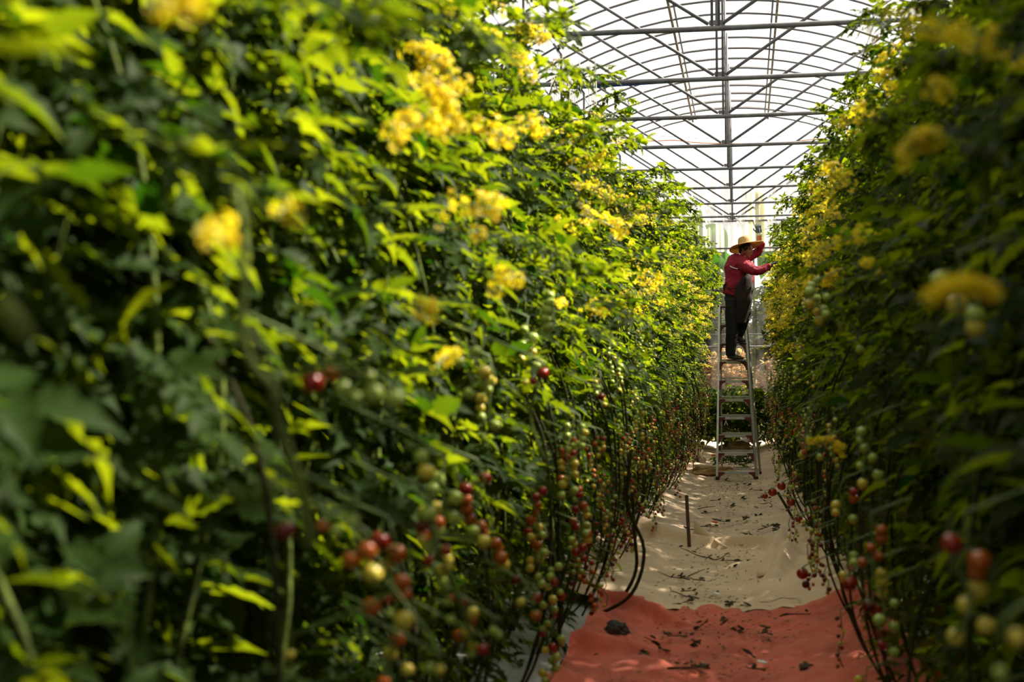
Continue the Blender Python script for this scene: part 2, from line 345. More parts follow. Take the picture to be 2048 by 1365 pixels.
# tan folded cloths behind ladder
def lump(name, c, s, seed, m, **k):
    bm = bmesh.new(); bmesh.ops.create_icosphere(bm, subdivisions=5, radius=1)
    for v in bm.verts:
        n = sn(v.co.x * 1.6 + seed, v.co.y * 1.6, v.co.z * 1.6); r = abs(sn(v.co.x * 3 + seed, v.co.y * 3 + v.co.z * 3, seed))
        v.co *= 1 + .35 * n - .3 * r
        v.co.z = max(v.co.z, -.35); v.co = Vector((v.co.x * s[0], v.co.y * s[1], (v.co.z + .35) * s[2])) + Vector(c)
    return bm_obj(name, bm, m, **k)
p = at_z(1425, 953, .03); lump('folded_cloth', p + Vector((-.02, .25, 0)), (.33, .28, .11), 2, M['tancloth'], label='tan folded cloth roll lying left behind the ladder feet', cat='folded cloth')
p = at_z(1472, 905, .05); lump('crumpled_cloth', p + Vector((0, .3, .02)), (.30, .4, .13), 5, M['tancloth'], label='crumpled tan cloth on the floor beyond the ladder', cat='crumpled cloth')
p = at_z(1395, 925, .05); lump('crumpled_cloth', p, (.12, .5, .16), 7, M['pinkbeige'], label='dusty raised cloth bulge under the vines left of the ladder', cat='crumpled cloth')
p = at_z(1232, 1270, .05); lump('grey_sack', p + Vector((0, .05, 0)), (.07, .06, .05), 9, M['grey'], label='small dark grey sack at the left edge of the red cloth', cat='sack')
p = at(1427, 911, 22.5); bm = bmesh.new(); box(bm, p, (.07, .05, .03), Matrix.Rotation(.3, 3, 'Z'), .008); bm_obj('orange_scrap', bm, M['orange'], label='small orange scrap on the cloth behind the ladder at left', cat='scrap')
bm = bmesh.new(); p = at_z(1458, 893, .1); tube(bm, [p, p + Vector((.01, 0, .28))], .012, 6); bm_obj('short_stake', bm, M['fibre'], label='short pale stake on the floor beyond the ladder', cat='stake')

# ------------------------------------------------------------------ debris
def ground_h(x, y): return .05 + fz(x, y)
def twig_bm(l, seed, leafy):
    r = random.Random(seed); bm = bmesh.new(); pts = [Vector((0, 0, .006))]; d = Vector((1, 0, 0))
    for i in range(5):
        d = (d + Vector((0, r.uniform(-.5, .5), r.uniform(-.15, .2)))).normalized(); q = pts[-1] + d * l / 5; q.z = max(q.z, .004); pts.append(q)
    tube(bm, pts, [.005, .0045, .004, .0035, .003, .002], 5)
    for i in range(leafy):
        c = r.choice(pts) + Vector((r.uniform(-.02, .02), r.uniform(-.03, .03), r.uniform(.004, .02)))
        ball(bm, c, (r.uniform(.012, .03), r.uniform(.008, .02), .005), Euler((r.uniform(-.6, .6), r.uniform(-.6, .6), r.uniform(0, 3))).to_matrix(), 7, 4)
    return bm
spots = [(1440, 1010, 0), (1490, 1000, 3), (1500, 1022, 1), (1420, 1003, 2), (1515, 998, 3), (1485, 1038, 0), (1462, 1018, 3), (1530, 1012, 1), (1395, 1020, 0), (1388, 996, 0), (1402, 1028, 2),
         (1455, 1045, 5), (1488, 1042, 6), (1510, 1035, 6), (1516, 1062, 2), (1547, 1060, 8), (1500, 1074, 6), (1545, 1068, 6), (1400, 1055, 3), (1392, 1062, 2),
         (1415, 1118, 3), (1430, 1122, 4), (1470, 1138, 1), (1488, 1126, 3), (1376, 1155, 0), (1380, 1162, 3), (1410, 1163, 3), (1398, 1200, 1), (1450, 1212, 4), (1480, 1213, 1), (1362, 1185, 3), (1565, 1190, 8), (1350, 1212, 5), (1590, 1180, 7), (1540, 1020, 2),
         (1390, 1260, 3), (1440, 1252, 5), (1375, 1275, 6), (1480, 1268, 5), (1545, 1275, 5), (1395, 1296, 6), (1340, 1305, 3), (1287, 1318, 6), (1510, 1318, 1), (1530, 1345, 1), (1560, 1240, 2), (1420, 1340, 6), (1335, 1340, 3), (1600, 1352, 8),
         (1460, 965, 4), (1500, 972, 5), (1475, 980, 2), (1525, 985, 2)]
for i, (px, py, k) in enumerate(spots):
    bm = twig_bm(random.uniform(.08, .26) if k < 5 else random.uniform(.06, .14), i, k)
    p = at_z(px, py, .05); p.z = ground_h(p.x, p.y)
    red = p.y < 8.6
    o = bm_obj('dry_twig' if k < 5 else 'withered_sprig', bm, M['twig'] if k < 4 else M['deadleaf'],
               label=('dark dry twig' if k < 5 else 'withered leafy sprig') + (' lying on the red cloth' if red else ' lying on the cream cloth before the stake' if p.y < 11.9 else ' lying on the dusty beige cloth between stake and ladder'),
               cat='twig', group='twigs and sprigs on the ground cloths')
    o.location = p; o.rotation_euler = (0, 0, random.uniform(0, PI))
p = at_z(1430, 1048, .05); bm = bmesh.new(); ball(bm, p + Vector((0, 0, .015)), (.03, .02, .012), Euler((.4, .2, .3)).to_matrix(), 8, 5); bm_obj('orange_leaf', bm, M['orange'], label='small orange leaf on the beige cloth of the aisle', cat='leaf')
for px, py in ((1434, 1192), (1525, 1330)):
    p = at_z(px, py, .045); bm = bmesh.new(); ball(bm, p + Vector((0, 0, .012)), (.03, .022, .006), Euler((.2, .2, .3)).to_matrix(), 8, 5)
    bm_obj('white_scrap', bm, M['white'], label='white paper scrap on the %s cloth' % ('cream' if py < 1200 else 'red'), cat='scrap')
bm = bmesh.new()
for i in range(2600):
    y = 5.5 + 16 * random.random() ** 1.3; x = random.gauss(-.2, .26)
    c = Vector((x, y, ground_h(x, y) + random.uniform(-.015, .012))); s = random.uniform(.003, .011)
    a_ = random.uniform(0, 6.3); d = Vector((math.cos(a_), math.sin(a_), .2)) * s * 1.8; e = Vector((-math.sin(a_), math.cos(a_), .4)) * s * .6
    bm.faces.new([bm.verts.new(c + d), bm.verts.new(c + e), bm.verts.new(c - d), bm.verts.new(c - e)])
bm_obj('leaf_litter', bm, M['deadleaf'], smooth=False, label='tiny dark crumbs of dried leaf scattered over the floor cloths', cat='leaf litter', kind='stuff')

# ------------------------------------------------------------------ tomato vines
def leaflet(hi):
    if hi: P = [(0, .015), (.1, .17), (.19, .30), (.29, .21), (.39, .33), (.52, .19), (.62, .245), (.77, .11), (1, .0)]
    else: P = [(0, .015), (.2, .30), (.45, .27), (.7, .19), (1, .0)]
    V = []
    for t, w in P: V += [(t, -w, .35 * w - .28 * t * t), (t, 0, -.28 * t * t - .02), (t, w, .35 * w - .28 * t * t)]
    V[-3] = V[-2]; V[-1] = V[-2]
    Q = []
    for i in range(len(P) - 1):
        a = i * 3; Q += [(a, a + 1, a + 4, a + 3), (a + 1, a + 2, a + 5, a + 4)]
    # points along lobes: shift the lobes forward for a toothed outline
    V = np.array(V, float); Q = np.array(Q)
    tip = V[:, 0] > .99; V[tip, 1] = np.array([-.012, 0, .012])
    return V, Q
def rotz(a): return np.array([[math.cos(a), -math.sin(a), 0], [math.sin(a), math.cos(a), 0], [0, 0, 1]])
def rotx(a): return np.array([[1, 0, 0], [0, math.cos(a), -math.sin(a)], [0, math.sin(a), math.cos(a)]])
def compound(hi, r):
    LV, LQ = leaflet(hi); Vs = []; Qs = []; n = 0
    def rach(s): return np.array([s * .62, .0, .10 * s - .28 * s * s])
    def add(pos, ang, size, roll):
        nonlocal n
        v = (LV * [1, r.uniform(.8, 1.15), r.uniform(.6, 1.5)]) * size @ rotx(roll).T @ rotz(ang).T + pos
        Vs.append(v); Qs.append(LQ + n); n += len(v)
    add(rach(1), r.uniform(-.2, .2), .5, r.uniform(-.3, .3))
    for s, sz in ((.78, .40), (.5, .36), (.24, .24)):
        for sg in (-1, 1):
            if r.random() < .93: add(rach(s + r.uniform(-.04, .04)), sg * r.uniform(.8, 1.25), sz * r.uniform(.8, 1.15), sg * r.uniform(-.1, .55))
    rv = []; k = 5
    for i in range(k):
        p = rach(i / (k - 1)); rv += [p + [0, -.008, 0], p + [0, .008, 0]]
    Vs.append(np.array(rv)); Qs.append(np.array([(i * 2, i * 2 + 1, i * 2 + 3, i * 2 + 2) for i in range(k - 1)]) + n)
    return np.concatenate(Vs), np.concatenate(Qs)
rr = random.Random(5)
TH = [compound(True, rr) for _ in range(6)]; TL = [compound(False, rr) for _ in range(6)]
def leaves_mesh(name, P, D, N, S, hi, m):
    """P base, D direction, N approximate up, S size; arrays"""
    D = D / np.linalg.norm(D, axis=1)[:, None]; Y = np.cross(N, D); Y /= np.linalg.norm(Y, axis=1)[:, None] + 1e-9; Z = np.cross(D, Y)
    Rm = np.stack([D, Y, Z], axis=2) * S[:, None, None]
    T = TH if hi else TL; idx = rng.integers(0, len(T), len(P)); Vs = []; Qs = []; n = 0
    for k, (tv, tq) in enumerate(T):
        sel = np.where(idx == k)[0]
        if not len(sel): continue
        v = np.einsum('nij,mj->nmi', Rm[sel], tv) + P[sel][:, None, :]
        q = tq[None] + (np.arange(len(sel)) * len(tv))[:, None, None] + n
        Vs.append(v.reshape(-1, 3)); Qs.append(q.reshape(-1, 4)); n += len(sel) * len(tv)
    return np_mesh(name, np.concatenate(Vs), np.concatenate(Qs), m, True)

def lerp_tab(t, tab):
    if t <= tab[0][0]: return tab[0][1]
    for (a, u), (b, v) in zip(tab, tab[1:]):
        if t <= b: return u + (v - u) * (t - a) / (b - a)
    return tab[-1][1]
def face_x(side, y, h):
    """x of the leafy face of a row at distance y and height h"""
    if side < 0:
        mid = -.67; top = lerp_tab(y, [(2, -1.15), (7, -1.10), (12, -.88), (18, -.64), (28, -.60)])
        x = lerp_tab(h, [(0, -.80), (.5, -.73), (1.2, mid), (2.1, mid - .02), (3.3, top)])
    else:
        mid = .34; top = lerp_tab(y, [(2, .74), (7, .74), (11, .68), (16, .54), (20, .46), (28, .40)])
        if y > 8: mid = .37
        x = lerp_tab(h, [(0, .36), (.5, .34), (1.2, mid), (2.0, mid + .03), (3.3, top)])
    l = .14 * sn(y * 1.9, h * 1.9, 3 + side) + .05 * sn(y * 5, h * 5, 7)
    return x - side * l * (-1)

TOM = {}
for k in ('t_red', 't_dark', 't_orange', 't_yellow', 't_green'):
    bm = bmesh.new(); bmesh.ops.create_uvsphere(bm, u_segments=14, v_segments=9, radius=1)
    for v in bm.verts:
        v.co.z *= .95
        if v.co.z > .8: v.co.z -= (v.co.z - .8) * .7
    me = bpy.data.meshes.new('tomato'); bm.to_mesh(me); bm.free(); me.materials.append(M[k]); me.shade_smooth(); TOM[k] = me
bm = bmesh.new()
for i in range(5):
    a = i * 2 * PI / 5; c, s = math.cos(a), math.sin(a)
    vs = [bm.verts.new(p) for p in ((0, 0, .92), (.35 * c - .14 * s, .35 * s + .14 * c, .93), (.85 * c, .85 * s, .75), (.35 * c + .14 * s, .35 * s - .14 * c, .93))]; bm.faces.new(vs)
tube(bm, [(0, 0, .85), (.05, 0, 1.25)], .07, 5)
CALYX = bpy.data.meshes.new('calyx'); bm.to_mesh(CALYX); bm.free(); CALYX.materials.append(M['stalk'])

def fruit_truss(plant, p, seed, n, mix, rad, near=False):
    r = random.Random(seed); sgn = 1 if p.x < 0 else -1
    L = .035 * n * r.uniform(.55, .8)
    pts = [p + Vector((-.10 * sgn, 0, .06)), p + Vector((0, 0, 0.02))]
    for i in range(1, 6): pts.append(p + Vector((r.uniform(-.012, .02) * sgn, r.uniform(-.015, .015), -L * i / 5)))
    bm = bmesh.new(); tube(bm, pts, .003, 5); spots = []
    for i in range(n):
        t = (i + .5) / n; b = p + Vector((0, 0, -L * t)); a = r.uniform(0, 6.3)
        q = b + Vector((math.cos(a), math.sin(a), -.5)) * (rad * 1.7); tube(bm, [b, q + Vector((0, 0, rad * .9))], .0018, 4); spots.append((q, t))
    tr = bm_obj('fruit_truss', bm, M['stalk'], plant)
    for q, t in spots:
        u = max(0, min(.999, .25 * r.random() + (1 - t) * .45 + .3 * r.random())) if mix is None else r.random()
        seq = mix or ['t_green', 't_green', 't_yellow', 't_orange', 't_red', 't_red']
        o = link('tomato', TOM[seq[int(u * len(seq))]], tr); o.location = q; s = rad * r.uniform(.8, 1.15)
        o.scale = (s, s, s); o.rotation_euler = (r.uniform(-.4, .4), r.uniform(-.4, .4), r.uniform(0, 6))
        tomato_list.append(o)
    return tr
tomato_list = []

def spray_mesh(pts, n, seed, size=.013, budfrac=.0, spread=.03):
    """a branching flower spray along pts: stalk + flowers in one mesh with two materials"""
    r = random.Random(seed); bm = bmesh.new(); tube(bm, pts, .0022, 4, cap=False)
    ns = len(bm.faces)
    for i in range(n):
        t = r.random() ** .8 * (len(pts) - 1); k = int(t); b = pts[k].lerp(pts[min(k + 1, len(pts) - 1)], t - k)
        d = Vector((r.gauss(0, 1), r.gauss(0, 1), r.gauss(0, 1))).normalized(); c = b + d * r.uniform(.4, 1.2) * spread
        tube(bm, [b, c], .001, 3, cap=False)
    na = len(bm.faces); bm.faces.ensure_lookup_table()
    r = random.Random(seed); fl = []
    for i in range(n):
        t = r.random() ** .8 * (len(pts) - 1); k = int(t); b = pts[k].lerp(pts[min(k + 1, len(pts) - 1)], t - k)
        d = Vector((r.gauss(0, 1), r.gauss(0, 1), r.gauss(0, 1))).normalized(); c = b + d * r.uniform(.4, 1.2) * spread
        fl.append((c, d))
    for f in bm.faces: f.material_index = 0
    for c, d in fl:
        isbud = r.random() < budfrac; q = d.to_track_quat('Z', 'Y').to_matrix(); s = size * r.uniform(.75, 1.25) * (.55 if isbud else 1)
        f0 = len(bm.faces); cen = bm.verts.new(c + q @ Vector((0, 0, -s * .2)))
        new = []
        for i in range(5):
            a = i * 2 * PI / 5; w = .42
            P = [q @ Vector((s * .62 * math.cos(a - w), s * .62 * math.sin(a - w), .05 * s)), q @ Vector((s * 1.15 * math.cos(a), s * 1.15 * math.sin(a), -.28 * s)), q @ Vector((s * .62 * math.cos(a + w), s * .62 * math.sin(a + w), .05 * s))]
            new.append(bm.faces.new([cen] + [bm.verts.new(c + x) for x in P]))
        tip = bm.verts.new(c + q @ Vector((0, 0, s * .7))); ring = [bm.verts.new(c + q @ Vector((s * .2 * math.cos(a), s * .2 * math.sin(a), 0))) for a in (0, 2.1, 4.2)]
        for i in range(3): new.append(bm.faces.new((ring[i], ring[(i + 1) % 3], tip)))
        for f in new: f.material_index = 2 if isbud else 1
    me = bpy.data.meshes.new('flower_spray'); bm.to_mesh(me); bm.free()
    for m in ('stalk', 'petal', 'bud'): me.materials.append(M[m])
    return me
def spray_pts(l, seed):
    r = random.Random(seed); p = Vector((0, 0, 0)); d = Vector((1, 0, .15)); out = [p.copy()]
    for i in range(5):
        d = (d + Vector((0, r.uniform(-.25, .25), r.uniform(-.35, .1)))).normalized(); p = p + d * l / 5; out.append(p.copy())
    return out
SPR = [spray_mesh(spray_pts(l, i), n, i + 50, .014, bf, .028) for i, (l, n, bf) in enumerate([(.16, 22, .1), (.22, 30, .15), (.12, 16, .1), (.26, 36, .2), (.2, 26, .5), (.18, 34, .85), (.14, 20, .0), (.3, 40, .3)])]

BLOBS = [(705, 775, 125, 50), (850, 930, 40, 45), (868, 1075, 60, 80), (640, 1055, 95, 40), (725, 1120, 60, 50), (1070, 757, 45, 28), (1052, 1200, 50, 60), (480, 560, 26, 230),
         (436, 481, 34, 30), (850, 626, 34, 22), (1202, 790, 22, 22), (940, 1270, 70, 60), (525, 735, 45, 60), (575, 880, 32, 110)]
RCI = RC.transposed()
def in_front(p):
    q = RCI @ (Vector(p) - CO)
    if q.z > -.1: return False
    px = 1024 + q.x / -q.z * F; py = 682.5 - q.y / -q.z * F
    return any(abs(px - a) < c and abs(py - b) < d for a, b, c, d in BLOBS)
def vine(side, y, seed, nleaf, lbl, grp, hi, nfr, nsp, xrow, top=3.3, width=.9, back=False):
    r = random.Random(seed); g = np.random.default_rng(seed)
    root = empty('tomato_vine', (xrow, y, 0), label=lbl, cat='tomato vine', group=grp)
    inn = -side  # direction of the aisle
    # stems
    bm = bmesh.new(); bw = bmesh.new()
    ns = 3 if not back else 2
    for s in range(ns):
        yy = y + (s - (ns - 1) / 2) * width / ns + r.uniform(-.08, .08); pts = []
        for k in range(8):
            h = top * k / 7
            fx = (face_x(side, yy, h) + side * (.30 + .1 * r.random())) if not back else xrow + r.uniform(-.08, .08)
            pts.append((fx if k else fx + side * .05, yy + r.uniform(-.10, .10), h))
        tube(bm, catmull(pts, 4), [.011 - .007 * i / 28 for i in range(29)], 6)
    if not back:
        for s in range(3 if y > 5 else 1):   # drooping bare loops low down
            yy = y + r.uniform(-.4, .4); h = r.uniform(.7, 1.3); x0 = face_x(side, yy, h) + side * .12
            P = [(x0 + side * .1, yy, h + .3), (x0, yy + .05, h), (x0 + inn * .02, yy + r.uniform(-.1, .1), h * .55), (x0 + side * .06, yy + r.uniform(-.15, .15), h * .25), (x0 + side * .15, yy + r.uniform(-.3, .3), .08)]
            tube(bw, catmull(P, 5), .0062, 6)
    shoots = []
    if not back:
        for s in range(6):   # shoots arching over the top and out of the face
            yy = y + r.uniform(-.45, .45); h = r.uniform(2.5, top) if s < 4 else r.uniform(1.6, 2.6)
            x0 = face_x(side, yy, h) + side * .28; l = r.uniform(.25, .5) * (1 if side < 0 else .75)
            P = catmull([(x0, yy, h - .15), (x0 + inn * l * .35, yy + r.uniform(-.1, .1), h + l * .25), (x0 + inn * l * .75, yy + r.uniform(-.15, .15), h + l * .42 * (1 if s < 4 else .3)), (x0 + inn * l * 1.0, yy + r.uniform(-.2, .2), h + l * .3 * (1 if s < 4 else 0))], 5)
            tube(bm, P, [.0055 - .0003 * i for i in range(len(P))], 5); shoots.append(P)
    bm_obj('stem', bm, M['stem'], root)
    if not back: bm_obj('woody_stem', bw, M['stemwood'], root)
    else: bw.free()
    # leaves
    n = nleaf; P = np.zeros((n, 3)); D = np.zeros((n, 3)); S = np.zeros(n)
    for i in range(n):
        while True:
            h = r.uniform(.06, top + .1); dens = lerp_tab(h, [(.06, .6), (.7, .8), (1.1, 1), (1.5, 1), (3.0, 1), (top + .1, .5)] if side < 0 else [(.05, .7), (1.1, 1), (3.0, 1), (top + .1, .5)])
            if r.random() < dens: break
        yy = y + r.uniform(-.5, .5) * width * 1.1
        dp = r.random() ** 1.4 * (.55 if not back else .8)
        if sn(yy * 2.6, h * 2.6, 31) < -.12 and r.random() < .75: dp = .35 + .3 * r.random()
        x = (face_x(side, yy, h) + side * (.25 + dp)) if not back else xrow + r.uniform(-.35, .35)
        P[i] = (x, yy, h)
        D[i] = (inn * r.uniform(.1, 1.2) if not back else r.uniform(-1, 1), r.gauss(0, .7), r.uniform(-.75, .55)); S[i] = r.uniform(.12, .25) if dp < .3 else r.uniform(.2, .32)
        if back: S[i] *= 1.5
        elif h < .9: S[i] *= .75
    if side < 0 and y < 7.5 and not back:   # gaps in the leaves where the fruit shows
        keep = []
        for i in range(n):
            d = Vector(D[i]).normalized() * S[i]; b = Vector(P[i]); 
            keep.append(not any((b + d * k).x > -.72 and in_front(b + d * k) for k in (.0, .35, .65, .95)))
        P = P[keep]; D = D[keep]; S = S[keep]
    eP = []; eD = []; eS = []
    for sp in shoots:
        for k in range(3, len(sp)):
            for _ in range(2):
                eP.append(sp[k]); eD.append((inn * r.uniform(-.3, 1), r.gauss(0, .8), r.uniform(-.5, .5))); eS.append(r.uniform(.06, .14))
    if eP: P = np.vstack([P, eP]); D = np.vstack([D, eD]); S = np.concatenate([S, eS])
    N = np.stack([inn * (.35 + .5 * g.random(len(P))), g.normal(0, .35, len(P)), np.ones(len(P))], 1)
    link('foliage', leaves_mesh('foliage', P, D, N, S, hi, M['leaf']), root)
    for i in range(nfr):
        h = r.uniform(.35, 1.25) if r.random() < .8 else r.uniform(1.2, 1.9); yy = y + r.uniform(-.5, .5) * width; x = face_x(side, yy, h) + side * .05 + inn * .08 * r.random()
        mix = None
        if h < .85: mix = ['t_green', 't_green', 't_yellow', 't_orange', 't_red', 't_dark', 't_dark'] if y > 6 else ['t_green', 't_green', 't_yellow', 't_red']
        if h > 1.2: mix = ['t_green', 't_green', 't_green', 't_yellow']
        fruit_truss(root, Vector((x, yy, h)), seed * 50 + i, r.randint(5, 9), mix, r.uniform(.0095, .0135) if y > 6 else r.uniform(.015, .019))
    for i in range(nsp):
        h = r.triangular(1.5, top, 2.5); yy = y + r.uniform(-.5, .5) * width; x = face_x(side, yy, h) + side * .08
        o = link('flower_spray', SPR[r.choice((0, 1, 2, 3, 4, 5, 6, 7, 4, 5) if side < 0 else (0, 1, 2, 3, 6, 7, 4))], root); o.location = (x, yy, h); s = r.uniform(.7, 1.1) ; o.scale = (s, s, s)
        o.rotation_euler = (r.uniform(-1, 1), r.uniform(-.4, .5), (0 if inn > 0 else PI) + r.uniform(-1.2, 1.2))
    return root

PLT = []
def place_label(side, y):
    R = 'left' if side < 0 else 'right'
    if side < 0:
        if y < 2.6: return 'blurred tomato vine at the left edge of the frame, closest to the camera'
        if y < 3.5: return 'blurred left vine with bare stem bending down to green tomatoes'
        if y < 4.4: return 'blurred tomato vine left of the aisle, bearing orange and yellow tomatoes low down'
        if y < 5.3: return 'tomato vine left of the aisle with a long golden flower spray near its top'
        if y < 6.2: return 'left vine with one red tomato showing at eye level'
        if y < 8.9: return 'tomato vine in the left row beside the red ground cloth, bare stems and fruit below'
        if y < 12: return 'tomato vine in the left row beside the cream ground cloth, before the wooden stake'
        if y < 18.8: return 'left row tomato vine between the wooden stake and the ladder, flowers on its sunlit top'
        if y < 20.6: return 'tomato vine in the left row directly beside the ladder'
        return 'tomato vine in the left row beyond the ladder, near the end wall'
    if y < 2.6: return 'dark blurred tomato vine at the right edge of the frame, closest to the camera'
    if y < 3.5: return 'dark blurred vine right of the aisle with a wide yellow flower cluster'
    if y < 4.6: return 'shaded blurred tomato vine right of the aisle with a red tomato near its foot'
    if y < 8.9: return 'shaded tomato vine in the right row beside the red ground cloth'
    if y < 12: return 'shaded tomato vine in the right row beside the cream ground cloth and its lifted fold'
    if y < 18.5: return 'right row tomato vine between the lifted cloth fold and the worker, with yellow flowers'
    if y < 20.6: return 'tomato vine in the right row that the worker in the straw hat reaches into'
    return 'tomato vine in the right row beyond the worker, near the end wall'
seed = 100
for side, xr in ((-1, -1.15), (1, .75)):
    y = 1.3 if side < 0 else 1.1
    while y < 26.2:
        seed += 1
        hi = y < 9
        n = 760 if y < 6 else 640 if y < 14 else 560
        nf = (5 if y < 5 else 12 if y < 14 else 9) if side < 0 else (3 if y < 6 else 5)
        nsp = (2 if y < 6 else 5 if y < 9 else 9) if side < 0 else (1 if y < 5 else 4 if y < 9 else 13)
        o = vine(side, y, seed, n, place_label(side, y), 'tomato vines in the %s row' % ('left' if side < 0 else 'right'), hi, nf, nsp, xr, 3.3 if side < 0 else 3.35)
        PLT.append((side, y, o)); y += .9
for side, xr in ((-1, -2.6), (1, 2.2)):
    y = 1.5
    while y < 27:
        seed += 1; vine(side, y, seed, 800, 'tomato vine in the row behind the %s row, glimpsed between its leaves' % ('left' if side < 0 else 'right'),
                        'tomato vines behind the %s row' % ('left' if side < 0 else 'right'), False, 0, 0, xr, 4.3 if side > 0 and y < 10 else 3.4, 1.8, True); y += 1.6  # right back row made extra tall near the camera to shade the right row

def plant_at(side, y): return min((p for p in PLT if p[0] == side), key=lambda p: abs(p[1] - y))[2]
# individually placed near tomatoes, grouped in clusters
def cluster(side, X, items, k=0):
    mx = sum(i[0] for i in items) / len(items); Yc = at_x(mx, items[0][1], X).y
    w = [(at(px, py, Yc + random.uniform(-.015, .015)), rp, c) for px, py, rp, c in items]
    cy = sum(p.y for p, _, _ in w) / len(w); pl = plant_at(side, cy); sg = 1 if side < 0 else -1
    bm = bmesh.new(); pts = [w[0][0] + Vector((-.15 * sg, 0, .10))] + [p + Vector((0, 0, .03)) for p, _, _ in w]
    if len(pts) > 2: tube(bm, catmull(pts, 4), .003, 5)
    else: tube(bm, pts, .003, 5)
    tr = bm_obj('fruit_truss', bm, M['stalk'], pl)
    for i, (p, rp, c) in enumerate(w):
        d = (p - CO).length; s = rp * d / (F * 1.03)
        o = link('tomato', TOM[c], tr); o.location = p; o.scale = (s, s, s); o.rotation_euler = (random.uniform(-.5, .5), random.uniform(-.4, .4), random.uniform(0, 6))
        tomato_list.append(o)
        q = link('calyx', CALYX, tr); q.location = p; q.scale = (s, s, s); q.rotation_euler = o.rotation_euler
g_, y_, o_, r_, d_ = 't_green', 't_yellow', 't_orange', 't_red', 't_dark'
cluster(-1, -.57, [(660, 748, 17, o_), (624, 766, 23, r_), (685, 776, 17, g_), (738, 755, 15, g_), (712, 797, 15, g_), (747, 788, 21, g_), (789, 798, 21, g_)])
cluster(-1, -.57, [(843, 914, 16, g_), (853, 945, 19, y_)])
cluster(-1, -.57, [(855, 1028, 17, g_), (845, 1052, 15, d_), (842, 1082, 11, y_), (893, 1102, 13, r_), (857, 1121, 13, r_), (898, 1133, 10, y_)])
cluster(-1, -.57, [(706, 1043, 14, g_), (672, 1064, 14, g_), (645, 1053, 13, o_), (570, 1062, 22, d_)])
cluster(-1, -.57, [(733, 1103, 21, o_), (703, 1120, 20, o_), (745, 1148, 21, y_)])
cluster(-1, -.57, [(1086, 747, 12, r_), (1066, 763, 9, r_), (1050, 766, 7, y_), (1076, 768, 6, g_)])
cluster(-1, -.57, [(1202, 794, 8, d_), (1190, 780, 5, g_)])
cluster(-1, -.58, [(1072, 1197, 12, r_), (1042, 1205, 11, y_), (1071, 1232, 12, o_), (1032, 1160, 10, d_)])
cluster(-1, -.58, [(965, 1300, 13, r_), (988, 1262, 10, g_), (997, 1271, 9, g_), (895, 1205, 9, g_), (901, 1240, 10, g_), (870, 1230, 8, g_)])
cluster(-1, -.58, [(860, 1335, 10, g_), (880, 1340, 11, y_), (775, 1200, 9, r_), (778, 1228, 9, g_), (580, 1310, 10, y_)])
cluster(1, .27, [(1563, 973, 9, r_), (1545, 985, 9, r_), (1530, 993, 6, r_), (1582, 1005, 9, r_), (1598, 1040, 8, r_)])
cluster(1, .27, [(1605, 1148, 12, r_), (1612, 1170, 8, d_)])
cluster(1, .3, [(1700, 1168, 16, r_), (1738, 1213, 14, d_)])
cluster(1, .27, [(2035, 1275, 18, y_), (2000, 1345, 14, g_)])
cluster(1, .3, [(1605, 910, 8, g_), (1616, 880, 9, g_), (1640, 915, 8, g_), (1608, 905, 6, o_), (1682, 652, 10, g_), (1720, 700, 10, g_)])
# individually placed flower sprays
def man_spray(side, X, a, b, n, size=.014, bud=.0, spread=.03):
    Yc = at_x((a[0] + b[0]) / 2, a[1], X).y; A = at(*a, Yc - .03); B = at(*b, Yc + .03); mid = (A + B) / 2 + Vector((0, 0, .015)); me = spray_mesh(catmull([A, mid, B], 4), n, int(a[0] * 7 + a[1]), size, bud, spread)
    link('flower_spray', me, plant_at(side, (A.y + B.y) / 2))
for X, a, b, n, sz, sp in [(-.55, (295, 8), (400, 12), 34, .013, .022), (-.55, (428, 470), (442, 492), 16, .012, .017), (-.78, (823, 98), (923, 172), 60, .016, .035), (-.72, (838, 152), (914, 258), 70, .017, .035),
                       (-.85, (961, 65), (996, 82), 18, .016, .03), (-.9, (1032, 55), (1095, 82), 46, .018, .045), (-.85, (1017, 90), (1063, 155), 46, .018, .04), (-.72, (950, 252), (1015, 285), 40, .017, .04),
                       (-.7, (843, 230), (880, 278), 24, .016, .028), (-.68, (808, 236), (826, 266), 12, .016, .025), (-.72, (1050, 252), (1080, 268), 22, .018, .035), (-.66, (785, 262), (796, 300), 10, .014, .02),
                       (-.6, (560, 425), (590, 445), 10, .012, .018), (-.56, (835, 618), (868, 636), 14, .014, .018), (-.58, (872, 735), (910, 720), 12, .013, .02), (-.62, (945, 465), (968, 490), 12, .014, .02),
                       (-.6, (990, 578), (1030, 560), 22, .015, .03), (-.6, (880, 425), (1000, 420), 36, .015, .04), (-.62, (1160, 430), (1250, 470), 40, .02, .05), (-.6, (1250, 550), (1330, 560), 40, .022, .06), (-.6, (1170, 610), (1215, 625), 20, .018, .04)]:
    man_spray(-1, X, a, b, n, sz, .08, sp)
for X, a, b, n, sz, sp in [(.26, (1800, 322), (1880, 282), 46, .010, .014), (.22, (1850, 600), (1985, 588), 70, .0085, .006), (.3, (1620, 880), (1690, 905), 22, .012, .018), (.5, (1750, 150), (1785, 175), 20, .013, .025),
                       (.3, (1860, 180), (1895, 196), 14, .009, .012), (.5, (1700, 210), (1760, 240), 26, .014, .035), (.36, (1540, 630), (1560, 660), 20, .02, .04), (.32, (1610, 575), (1680, 555), 34, .016, .03),
                       (.4, (1640, 330), (1700, 372), 30, .014, .04), (.34, (1730, 530), (1750, 545), 10, .011, .014), (.34, (1640, 500), (1760, 470), 20, .012, .03), (.42, (1580, 700), (1600, 715), 12, .02, .03)]:
    man_spray(1, X, a, b, n, sz * 1.25, .03, sp * 1.2)
